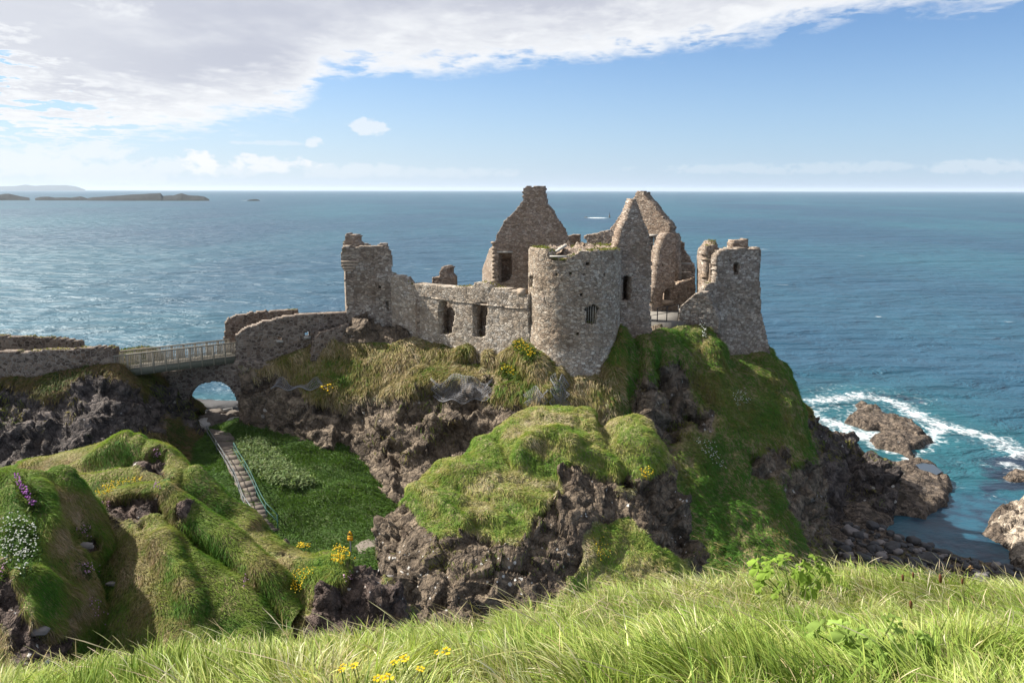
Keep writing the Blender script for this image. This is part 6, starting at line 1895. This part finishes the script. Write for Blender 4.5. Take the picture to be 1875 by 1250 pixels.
def turf(name, n, L, W, cols, lie, seed, lv=4, wind=(0.25, -.1, 0), fscale=2.5, clump=.6, label='', mat='blade', gmin=.5, weight=None, sag=.35, bias=0.0, fld2=None, fringe=.3, crest=0.0, amp=.62):
    rng = np.random.default_rng(seed)
    p, nn = sample(name, n, rng, gmin, weight=weight)
    gg = SAMPLE_G[0]
    down = np.array([0, 0, -1.0]) - nn * (nn * np.array([0, 0, -1.0])).sum(-1, keepdims=True)
    # combing direction: downhill, swept by the wind, turning from clump to clump
    sw = np.stack([fbm(p, fscale * .8, 2, seed + 1), fbm(p, fscale * .8, 2, seed + 2), np.zeros(n)], -1) * clump * 1.6
    flow = down * 1.0 + np.array(wind) + sw + rng.normal(0, .28, (n, 3))
    flow -= nn * (flow * nn).sum(-1, keepdims=True)
    flow = unit(flow)
    li = np.clip(lie + .35 * fbm(p, fscale * .5, 2, seed + 3) + rng.normal(0, .12, n), .1, 1.0)[:, None]
    d = unit(flow * li + nn * (1.05 - li) + np.array([0, 0, .25]) * (1 - li))
    bend = flow * .35 * li + np.array([0, 0, -1.0]) * sag
    ln = rng.uniform(.55, 1.25, n) * L * (1 + .5 * fbm(p, fscale * .4, 2, seed + 4))
    wd = rng.uniform(.6, 1.4, n) * W
    side = unit(np.cross(d, nn) + rng.normal(0, .35, (n, 3)))
    V, Q = blades(lv, p - nn * .02 * L, d, bend, ln, wd, side)
    fl = .5 + amp * fbm(p, fscale, 4, seed + 5) + .3 * fbm(p, fscale * .28, 2, seed + 6) + bias - fringe * (1 - sstep(gg, .45, .85))
    if fld2 is not None:
        fl = fl + fld2(p, nn)
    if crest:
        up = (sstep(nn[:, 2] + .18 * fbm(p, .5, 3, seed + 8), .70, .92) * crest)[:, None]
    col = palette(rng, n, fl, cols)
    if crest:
        col = col * (1 - up) + np.array([.27, .31, .055]) * rng.uniform(.7, 1.3, (n, 1)) * up  # lime on upward faces: sunlit crests put into the blade colour
    cc = np.repeat(col[:, None, :], lv * 2, 1).reshape(n, lv, 2, 3)
    cc = (cc * np.linspace(.82, 1.16, lv)[None, :, None, None]).reshape(-1, 3)
    o = mesh_np('grass', V, Q, None, M[mat], None, None, cols={'col': cc})
    return tag(o, label, 'grass', None, 'stuff')


GREEN = [.062, .125, .016]
LUSH = [.085, .19, .022]
DEEP = [.032, .070, .012]
LIME = [.155, .205, .035]
OCHRE = [.20, .175, .05]
STRAW = [.33, .26, .14]
PALE = [.46, .39, .25]
BROWN = [.17, .115, .06]

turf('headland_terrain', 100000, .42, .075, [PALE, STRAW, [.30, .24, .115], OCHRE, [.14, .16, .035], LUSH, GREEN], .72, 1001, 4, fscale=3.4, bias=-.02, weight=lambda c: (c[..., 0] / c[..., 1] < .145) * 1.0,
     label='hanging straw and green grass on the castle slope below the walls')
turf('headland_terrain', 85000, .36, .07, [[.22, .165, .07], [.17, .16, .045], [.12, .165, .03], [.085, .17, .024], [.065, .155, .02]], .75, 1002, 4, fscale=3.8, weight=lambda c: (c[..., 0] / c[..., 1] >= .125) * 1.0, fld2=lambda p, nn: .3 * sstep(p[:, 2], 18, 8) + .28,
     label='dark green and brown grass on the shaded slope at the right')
turf('hollow_terrain', 90000, .42, .085, [[.045, .085, .016], [.055, .105, .02], [.072, .135, .024], [.085, .15, .03]], .45, 1003, 4, wind=(-.5, 0, 0), fscale=4, label='thick deep green grass in the sheltered hollow', sag=.5)
turf('left_cliff_terrain', 30000, .5, .075, [[.19, .14, .06], [.11, .10, .03], [.055, .09, .016], DEEP], .7, 1004, 4, fscale=3, label='ochre and green tufts on the dark left cliff')
turf('outcrop_terrain', 130000, .17, .034, [PALE, [.40, .35, .15], [.28, .29, .075], [.20, .275, .05], [.155, .25, .038], [.10, .19, .026]], .62, 1005, 4, fscale=1.7, amp=.95, bias=-.02, label='short green and buff turf capping the outcrop')
PATCHY = lambda sc, sd: (lambda c: sstep(fbm(c, sc, 3, sd), .12, .38))
for nm, k, L_, W_, sc in (('headland_terrain', 14000, .4, .07, 3.2), ('outcrop_terrain', 9000, .2, .035, 1.8), ('left_cliff_terrain', 8000, .42, .07, 3.0), ('right_cliff_terrain', 5000, .4, .07, 3.5)):
    turf(nm, k, L_, W_, [STRAW, OCHRE, [.15, .17, .035], [.10, .16, .025]], .75, 1020 + k, 3, fscale=2.5, gmin=.05, weight=PATCHY(sc, k), fringe=0, label='tufts of ochre moss and grass rooted on the bare ' + nm.replace('_terrain', '').replace('_', ' ') + ' rock')
turf('right_cliff_terrain', 3000, .45, .08, [BROWN, OCHRE, GREEN], .7, 1006, 3, label='sparse turf on the brink of the right-hand cliff')
MC = [[.42, .33, .22], [.32, .235, .14], [.24, .19, .08], [.17, .185, .042], [.12, .20, .03], [.085, .19, .023], [.055, .14, .017]]
turf('spur_terrain', 160000, .085, .0115, MC, .68, 1007, 5, wind=(.45, -.1, 0), fscale=1.3, clump=.8, bias=.14, amp=1.0, crest=.5, label='combed grass on the long spur', sag=.4)
turf('knoll_terrain', 70000, .085, .0105, MC, .66, 1008, 5, wind=(.4, -.1, 0), fscale=1.2, clump=.8, bias=.14, amp=1.0, crest=.45, label='combed grass on the little knoll', sag=.4)
turf('hump_terrain', 115000, .09, .010, MC, .72, 1009, 5, wind=(.5, -.1, 0), fscale=1.1, clump=.8, bias=.02, amp=1.0, crest=.25, label='straw coloured combed grass on the near hump at the left', sag=.4)

# foreground bank
turf('bank_terrain', 62000, .27, .0088, [[.125, .19, .03], [.20, .275, .05], [.30, .36, .085], [.43, .45, .19], [.64, .60, .42]], .30, 1010, 6, wind=(-.3, .1, 0), fscale=.45, clump=1.5, label='lush long grass on the near bank', sag=.42, bias=-.06)


turf('bank_terrain', 9000, .24, .0055, [[.62, .56, .38], [.48, .40, .24], [.36, .30, .16], [.30, .30, .10]], .55, 1011, 6, wind=(-.3, .1, 0), fscale=.5, clump=1.6, label='dry straw strands lying through the near grass', sag=.5)


def seed_stalks():
    rng = np.random.default_rng(77)
    n = 3600
    edge = lambda c: .25 + 2.2 * sstep(c[..., 1], 3.6, 5.2)
    p, nn = sample('bank_terrain', n, rng, weight=edge)
    d = unit(np.stack([rng.normal(-.12, .28, n), rng.normal(.05, .25, n), np.ones(n)], -1))
    bend = np.stack([rng.normal(-.3, .35, n), rng.normal(0, .15, n), rng.uniform(-.55, -.1, n)], -1)
    L = rng.uniform(.2, .4, n)
    lv = 8
    prof = np.array([.35, .32, .3, .28, .3, 1.3, 1.5, .25])
    V, Q = blades(lv, p, d, bend, L, np.full(n, .0036), unit(np.cross(d, rng.normal(0, 1, (n, 3)))), prof)
    col = palette(rng, n, rng.random(n), [[.30, .27, .12], [.48, .41, .26], [.62, .54, .38]])
    cc = np.repeat(col[:, None, :], lv * 2, 1).reshape(n, lv, 2, 3).copy()
    cc[:, :4] *= np.array([.62, .8, .5])
    tag(mesh_np('grass', V, Q, None, M['blade'], cols={'col': cc.reshape(-1, 3)}), 'pale seeding grass heads along the edge of the near bank', 'grass', None, 'stuff')


seed_stalks()


def lobed_leaf(c, n, along, size, rng, lobes=3):
    """a lobed, toothed, slightly cupped leaf blade; returns V, T"""
    n, along = unit(n), unit(along - n * (along @ n))
    sd = np.cross(n, along)
    k = 27
    V = [c]
    for i in range(k):
        a = -2.5 + 5.0 * i / (k - 1)
        r = size * (.62 + .30 * math.cos(a * lobes * .75) + .07 * (1 if i % 2 else -1)) * (.8 + .2 * math.cos(a))
        x, y = math.cos(a) * r, math.sin(a) * r
        q = (x * x + y * y) / size
        V.append(c + along * (x + .15 * size) + sd * y + n * (-.32 * q + .10 * size * math.cos(a * 6)))
    T = [(0, i, i + 1) for i in range(1, k)]
    return np.array(V), T


def leafy_plants():
    rng = np.random.default_rng(21)
    for (px, py, w, hgt, nl, lab, tone) in ((1455, 1118, .66, .40, 46, 'leafy bright green plant with lobed leaves standing above the grass edge', (.20, .30, .045)),
                                            (1590, 1232, .46, .20, 30, 'paler lobed-leaf plant spreading low in the grass below the taller leafy one', (.24, .34, .075))):
        g, nn = hit(px, py, ['bank_terrain'])
        r = empty('leafy_plant', g, lab, 'plant')
        for i in range(nl):
            a = rng.uniform(0, 6.28)
            rad = w * .5 * math.sqrt(rng.random())
            c = g + np.array([math.cos(a) * rad, math.sin(a) * rad * .8, hgt * (1.0 - (rad / w) ** 2) + rng.normal(0, .03)])
            n = unit(np.array([math.cos(a) * .5 + rng.normal(0, .25) - .15, math.sin(a) * .5 - .45 + rng.normal(0, .2), .9]))
            V, T = lobed_leaf(c, n, np.array([math.cos(a), math.sin(a), -.2]) + rng.normal(0, .3, 3), rng.uniform(.045, .085), rng)
            col = np.array(tone) * rng.uniform(.75, 1.25)
            mb = mesh_np('leaf', V, None, T, M['blade'], r, cols={'col': np.tile(col, (len(V), 1))}, smooth=True)
            mb.data.materials[0] = M['leaf']
            if i % 3 == 0:
                s = MB().tube([g + [(c - g)[0] * .2, (c - g)[1] * .2, -.05], (g + c) / 2 + [0, 0, .02], c], [.006, .005, .003], 5)
                o = s.build('stalk', None, r)
                o.data.attributes.new('col', 'FLOAT_COLOR', 'POINT').data.foreach_set('color', np.tile([.15, .22, .05, 1], len(o.data.vertices)).astype(np.float32))
                o.data.materials.append(M['blade'])


leafy_plants()


def col_mesh(name, mb, parts, parent=None, origin=None, mat='petal'):
    """MB with per-chunk colours"""
    V = np.concatenate(mb.V)
    cc = np.concatenate([np.tile(c, (len(v), 1)) for v, c in zip(mb.V, parts)])
    return mesh_np(name, V, np.concatenate(mb.Q) if mb.Q else None, np.concatenate(mb.T) if mb.T else None, M[mat], parent, origin, cols={'col': cc})


def plantains():
    """brown plantain heads on stalks at the right, and the taller nodding one"""
    for (px, py, bx, by, s, lab) in ((1653, 1058, 1656, 1105, 1.0, 'brown plantain head, left of the four on the grass edge'), (1672, 1053, 1676, 1105, .85, 'small brown plantain head close beside the taller reddish one'),
                                     (1722, 1060, 1726, 1118, 1.25, 'tall reddish brown plantain head standing clear of the grass'), (1762, 1065, 1766, 1120, .8, 'brown plantain head under the nodding seed head'),
                                     (1668, 1108, 1672, 1150, 1.0, 'brown plantain head low in the grass right of the leafy plants')):
        g = hit(bx, by + 25, ['bank_terrain'])[0]
        tpt = P(px, py, g[1] - .02)
        r = empty('plantain', g, lab, 'wild flower')
        mb = MB().tube([g - [0, 0, .05], (g + tpt) / 2 + [.01, 0, 0], tpt], .0028, 5)
        col_mesh('stem', mb, [(.17, .19, .06)], r, mat='blade')
        u = unit(tpt - g)
        mb = MB().tube([tpt - u * .022 * s, tpt - u * .014 * s, tpt + u * .01 * s, tpt + u * .026 * s, tpt + u * .034 * s], np.array([.003, .0085, .0095, .007, .002]) * s, 8)
        col_mesh('seed_head', mb, [(.20, .09, .05)], r, mat='blade')
    g = hit(1800, 1120, ['bank_terrain'])[0]
    y = g[1]
    path = [g - [0, 0, .05], P(1790, 1090, y), P(1766, 1068, y), P(1763, 1050, y), P(1770, 1041, y), P(1777, 1039, y)]
    r = empty('seed_head', g, 'tall nodding dry seed head on a bent stem at the right', 'wild flower')
    col_mesh('stem', MB().tube(path, .003, 6), [(.20, .19, .08)], r, mat='blade')
    mb = MB()
    rng = np.random.default_rng(3)
    cc = []
    for k in range(22):
        d = unit(rng.normal(0, 1, 3))
        mb.tube([path[-1] + d * .004, path[-1] + d * .022], [.004, .0015], 5)
        cc.append(np.array([.30, .19, .09]) * rng.uniform(.6, 1.3))
    col_mesh('floret', mb, cc, r, mat='blade')


plantains()


def near_flowers():
    """bird's-foot trefoil heads in the near grass"""
    rng = np.random.default_rng(8)
    spots = [(628, 1221, 1.0), (647, 1219, 1.0), (625, 1227, .8), (721, 1213, 1.0), (736, 1208, 1.0), (742, 1206, 1.2), (770, 1225, 1.1), (800, 1195, .8), (817, 1193, 1.3), (692, 1242, 1.3), (702, 1243, 1.0), (712, 1240, 1.3), (652, 1216, .7)]
    labs = ['yellow flower head at the left end of the near group', 'yellow flower head just right of the leftmost one', 'yellow flower head low beside the leftmost one', 'yellow flower head left of the close pair', 'yellow flower head in the close pair, lower one',
            'largest yellow flower head of the close pair', 'lone yellow flower head right of centre group', 'small yellow flower head at the upper right of the group', 'bright yellow flower head farthest right of the group',
            'yellow flower head at the bottom edge, left of three', 'yellow flower head at the bottom edge, middle of three', 'yellow flower head at the bottom edge, right of three', 'faint yellow flower head behind the left pair']
    for (x, y, s), lab in zip(spots, labs):
        g = hit(x, min(y + 60, 1330), ['bank_terrain'])[0]
        c = P(x, y, g[1] - .12)
        r = empty('yellow_flower', g, lab, 'flower', 'yellow trefoil heads in the near grass')
        col_mesh('stem', MB().tube([g - [0, 0, .03], (g + c) / 2 + [.015, 0, 0], c], .002, 5), [(.10, .17, .03)], r, mat='blade')
        s *= .78
        for k in range(6):
            a = k / 6 * 6.28 + rng.uniform(0, .7)
            d = np.array([math.cos(a), math.sin(a), rng.uniform(.1, 1.1)])
            n = unit(np.array([-d[0] * .3, -d[1] * .3 - .3, 1]))
            V, T = lobed_leaf(c + d * .008 * s, n, d, .0105 * s, rng, 2)
            mesh_np('petal', V, None, T, M['petal'], r, cols={'col': np.tile(np.array([.82, .56, .02]) * rng.uniform(.85, 1.1), (len(V), 1))})


near_flowers()


def flower_clump(name, label, cat, body_names, px_poly, n, size, cols, lift, seed, leaf=None, group=None):
    """a clump of small flower heads (and its cushion of leaves) growing inside a patch of the slope"""
    rng = np.random.default_rng(seed)
    poly = np.array(px_poly, float)
    lo, hi = poly.min(0), poly.max(0)
    mb, cc, first = MB(), [], None
    lm, lc = MB(), []
    k = t = 0
    while k < n and t < n * 6:
        t += 1
        x, y = rng.uniform(lo[0], hi[0]), rng.uniform(lo[1], hi[1])
        if poly_sd(np.array([x]), np.array([y]), poly)[0] < rng.exponential(1.0):
            continue
        p, nn = hit(x, y, body_names)
        if p is None:
            continue
        if first is None:
            first = p.copy()
        c = p + nn * lift * rng.uniform(.4, 1.1) + np.array([0, 0, lift * .4])
        s = size * rng.uniform(.6, 1.25)
        a, b = unit(np.cross(nn, [1, .3, .2])), None
        b = np.cross(nn, a)
        ring = [c + (a * math.cos(q) + b * math.sin(q)) * s * (1 if i % 2 == 0 else .72) for i, q in enumerate(np.linspace(0, 2 * math.pi, 10, endpoint=False))]
        mb.add(ring + [c + nn * s * .75, c - nn * s * .5], None, [(10, i, (i + 1) % 10) for i in range(10)] + [(11, (i + 1) % 10, i) for i in range(10)])
        cc.append(np.array(cols[rng.integers(len(cols))]) * rng.uniform(.85, 1.12))
        if leaf is not None:
            for q in range(6):
                d = unit(rng.normal(0, 1, 3) + nn * .9)
                o = p + rng.normal(0, 1, 3) * size * 3.0
                w = unit(np.cross(d, rng.normal(0, 1, 3))) * size * .8
                lm.add([o - w, o + w, o + w * .5 + d * size * 5, o - w * .5 + d * size * 5], [(0, 1, 2, 3)])
                lc.append(np.array(leaf) * rng.uniform(.6, 1.4))
        k += 1
    if first is None:
        return
    r = empty(name, first, label, cat, group)
    col_mesh('blossom', mb, cc, r)
    if leaf is not None:
        col_mesh('foliage', lm, lc, r, mat='blade')


YEL = [(.80, .58, .03), (.72, .46, .02), (.85, .66, .08)]
PINK = [(.52, .30, .44), (.60, .40, .52), (.42, .22, .38)]
MAG = [(.38, .13, .40), (.48, .20, .50)]
WHT = [(.75, .75, .70), (.62, .63, .58)]
SP = ['spur_terrain', 'knoll_terrain', 'hump_terrain']
flower_clump('heather_clump', 'magenta flower strip hanging on the near hump at the far left', 'wild flowers', SP, [(30, 880), (42, 878), (72, 930), (64, 938), (40, 905)], 70, .021, MAG, .14, 1, [.08, .11, .03])
flower_clump('sea_campion', 'mound of small white campion flowers on the near hump', 'wild flowers', SP, [(12, 960), (40, 945), (66, 975), (74, 1020), (45, 1058), (15, 1040), (4, 1000)], 240, .015, WHT, .16, 2, [.075, .13, .04])
flower_clump('thrift_clump', 'pink thrift on the left edge under the white campion', 'wild flowers', SP, [(0, 1030), (14, 1032), (14, 1055), (0, 1062)], 22, .017, PINK, .11, 3, [.08, .11, .03])
flower_clump('thrift_clump', 'pink thrift above the pale stone on the near hump', 'wild flowers', SP, [(128, 968), (160, 966), (166, 985), (140, 985)], 22, .016, PINK, .11, 4, [.08, .11, .03])
flower_clump('thrift_clump', 'pink thrift over a dark hollow in the middle of the near hump', 'wild flowers', SP, [(142, 1036), (172, 1034), (178, 1052), (150, 1056)], 26, .016, PINK, .11, 5, [.08, .11, .03])
flower_clump('thrift_clump', 'pink thrift scattered beside the lower earth scar', 'wild flowers', SP, [(150, 1095), (180, 1100), (196, 1150), (172, 1140)], 20, .014, PINK, .11, 6)
flower_clump('thrift_clump', 'pink thrift below the brow of the knoll, left end', 'wild flowers', SP, [(188, 918), (206, 914), (208, 928), (192, 930)], 22, .018, PINK, .11, 7)
flower_clump('thrift_clump', 'pink thrift at the right shoulder of the knoll', 'wild flowers', SP, [(284, 890), (298, 892), (296, 902), (284, 900)], 16, .018, PINK, .11, 8)
flower_clump('thrift_clump', 'pink thrift near the top of the long spur', 'wild flowers', SP, [(278, 822), (296, 824), (300, 838), (284, 838)], 20, .018, PINK, .11, 9)
flower_clump('thrift_clump', 'pink thrift on the face of the yellow-flowered spur end', 'wild flowers', SP, [(626, 1056), (644, 1050), (640, 1064), (628, 1066)], 18, .018, PINK, .11, 10)
flower_clump('thrift_clump', 'pink thrift low on the grassy face left of the spur end', 'wild flowers', SP, [(444, 1060), (456, 1058), (452, 1086), (444, 1084)], 16, .017, PINK, .11, 11)
flower_clump('trefoil_patch', 'yellow flowers along the brow of the knoll', 'wild flowers', SP, [(178, 902), (230, 886), (264, 880), (266, 886), (226, 896), (200, 912), (180, 914)], 110, .018, YEL, .12, 12)
flower_clump('trefoil_patch', 'yellow flowers on the crest of the spur left of the sign', 'wild flowers', SP, [(545, 995), (575, 983), (602, 988), (600, 1006), (560, 1014), (540, 1012)], 190, .02, YEL, .14, 13)
flower_clump('trefoil_patch', 'yellow flowers below the warning sign on the spur end', 'wild flowers', SP, [(612, 1010), (640, 998), (642, 1018), (626, 1042), (612, 1036)], 140, .02, YEL, .14, 14)
flower_clump('trefoil_patch', 'yellow flowers trailing down the left flank of the spur end', 'wild flowers', SP, [(530, 1060), (560, 1044), (596, 1040), (570, 1060), (556, 1090), (526, 1096)], 90, .018, YEL, .12, 15)
flower_clump('trefoil_patch', 'yellow flowers near the top of the outcrop at its right shoulder', 'wild flowers', ['outcrop_terrain'], [(1170, 860), (1190, 850), (1200, 868), (1180, 884)], 50, .04, YEL, .08, 16)
flower_clump('trefoil_patch', 'yellow flowers in the green gully at the foot of the outcrop', 'wild flowers', ['outcrop_terrain'], [(1085, 985), (1110, 980), (1120, 1020), (1095, 1030)], 34, .04, YEL, .08, 17)
flower_clump('gorse_patch', 'bright yellow flowers on the turf left of the round tower foot', 'wild flowers', ['headland_terrain'], [(930, 625), (948, 618), (965, 632), (985, 650), (975, 660), (945, 640)], 120, .07, YEL, .4, 18, [.09, .13, .03])
flower_clump('gorse_patch', 'second patch of yellow flowers lower on the castle slope', 'wild flowers', ['headland_terrain'], [(918, 672), (940, 668), (955, 684), (940, 694), (924, 690)], 100, .075, YEL, .45, 19, [.09, .13, .03])
flower_clump('gorse_patch', 'few yellow flowers at the left edge of the castle slope', 'wild flowers', ['headland_terrain'], [(586, 712), (606, 704), (618, 714), (600, 722)], 20, .10, YEL, .5, 20)
flower_clump('cow_parsley_patch', 'white flowers high on the shaded slope below the right tower', 'wild flowers', ['headland_terrain'], [(1336, 715), (1368, 712), (1372, 745), (1345, 748)], 50, .055, WHT, .3, 21)
flower_clump('cow_parsley_patch', 'white flowers in the middle of the shaded slope', 'wild flowers', ['headland_terrain'], [(1262, 800), (1310, 812), (1334, 868), (1300, 850)], 70, .055, WHT, .3, 22)
flower_clump('cow_parsley_patch', 'white flowers under the breached wall', 'wild flowers', ['headland_terrain'], [(1276, 588), (1288, 590), (1294, 624), (1284, 626)], 34, .07, WHT, .3, 23)


def nettles():
    """leaf-topped nettle bed beside the steps, its leaves coloured pale as a patch of sunlight"""
    rng = np.random.default_rng(31)
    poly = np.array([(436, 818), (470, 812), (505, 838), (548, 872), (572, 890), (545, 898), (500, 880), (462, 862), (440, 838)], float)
    Pts, Ns = [], []
    while len(Pts) < 1500:
        x, y = rng.uniform(430, 575), rng.uniform(810, 900)
        if poly_sd(np.array([x]), np.array([y]), poly)[0] < rng.normal(0, 5):
            continue
        p, n = hit(x, y, ['hollow_terrain'])
        if p is not None:
            Pts.append(p)
            Ns.append(n)
    p, nn = np.array(Pts), np.array(Ns)
    p = np.repeat(p, 7, 0)
    n = len(p)
    p = p + rng.normal(0, .16, (n, 3)) + np.array([0, 0, .45])
    d = unit(rng.normal(0, .7, (n, 3)) + np.array([-.1, -.2, .15]))
    V, Q = blades(3, p, d, np.tile([0, 0, -.35], (n, 1)), rng.uniform(.16, .3, n), rng.uniform(.09, .16, n), unit(np.cross(d, [0, 0, 1.0]) + rng.normal(0, .2, (n, 3))), np.array([.5, 1.0, .1]))
    col = palette(rng, n, rng.random(n), [[.09, .14, .04], [.14, .195, .07], [.22, .27, .13]])  # pale leaf colours paint in the sunlit patch on the slope
    tag(mesh_np('sunpatch_nettles', V, Q, None, M['blade'], cols={'col': np.repeat(col, 6, 0)}), 'leafy nettle bed right of the steps, a sunlit patch painted in by its pale colour', 'nettles', None, 'stuff')


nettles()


def netting():
    """steel rockfall netting hung on the castle cliff"""
    for x0, x1, y0, y1, lab in ((792, 898, 690, 728, 'grey rockfall netting sagging across the middle of the castle cliff'), (500, 596, 700, 712, 'narrow strip of grey netting at the left of the castle cliff'),
                                (962, 1000, 712, 740, 'grey netting panel under the left side of the round tower'), (1010, 1040, 690, 738, 'tall grey netting roll below the round tower')):
        nx, ny = max(6, int((x1 - x0) / 2.6)), max(5, int((y1 - y0) / 2.6))
        G = np.zeros((ny + 1, nx + 1, 3))
        ok = True
        for j in range(ny + 1):
            for i in range(nx + 1):
                u = i / nx
                sag = (9 * math.sin(u * math.pi) * (j / ny) if y1 - y0 > 20 else 0) + 9 * (1 - j / ny) * math.sin(u * 9 + x0) + 4 * math.sin(u * 17 + y0)
                p, n = hit(x0 + (x1 - x0) * u + 7 * math.sin(j * .9 + x0) * (2 * u - 1), y0 + (y1 - y0) * j / ny + sag, ['headland_terrain'])
                if p is None:
                    ok = False
                    break
                G[j, i] = p
            if not ok:
                break
        if not ok:
            continue
        G = blur(G, 3) + unit(CAM - G) * .35
        mb = MB()
        r = empty('rockfall_netting', G[0, 0], lab, 'netting')
        for L in (G, np.swapaxes(G, 0, 1)):
            for ln in L:
                mb.tube(ln, .014, 3)
        mb.build('wire_mesh', M['iron_wire'], r)
        MB().tube(G[-1], .03, 5).build('edge_cable', M['iron_wire'], r)


netting()


def stones():
    """pale lichened stones showing in the near slopes"""
    rng = np.random.default_rng(4)
    for x, y, w, lab in ((152, 998, .22, 'pale lichened stone in the middle of the near hump'), (60, 1155, .26, 'flat pale stone on top of the bottom-left earth scar'), (206, 1068, .13, 'small white stone in the grass between hump and knoll'),
                         (713, 1055, .10, 'small pale stone on the edge of the spur end')):
        p, n = hit(x, y, SP)
        if p is None:
            continue
        V, T = ico_rock(700 + x, 3)
        V = V * np.array([w, w * .6, w * .5]) + p
        tag(mesh_np('stone', V, None, T, M['boulder_pale'], None, p), lab, 'stone')


stones()


# ------------------------------------------------------------------ sea air
def haze():
    m = bpy.data.materials.new('sea_air')
    m.use_nodes = True
    nt = NT(m.node_tree)
    v = nt.n('ShaderNodeVolumePrincipled', {'Color': (0.72, 0.84, 1.0, 1), 'Density': 2.2e-5, 'Anisotropy': 0.1})
    o = nt.n('ShaderNodeOutputMaterial')
    nt.t.links.new(v.outputs[0], o.inputs['Volume'])
    b = MB()
    b.box((0, 30000 - 4000, 20.0), (64000, 0, 0), (0, 36000, 0), (0, 0, 150.0 + 20))
    h = b.build('haze', m, None, (0, 0, 0))
    tag(h, 'thin sea air that pales the far islands', 'haze', None, 'stuff')


haze()
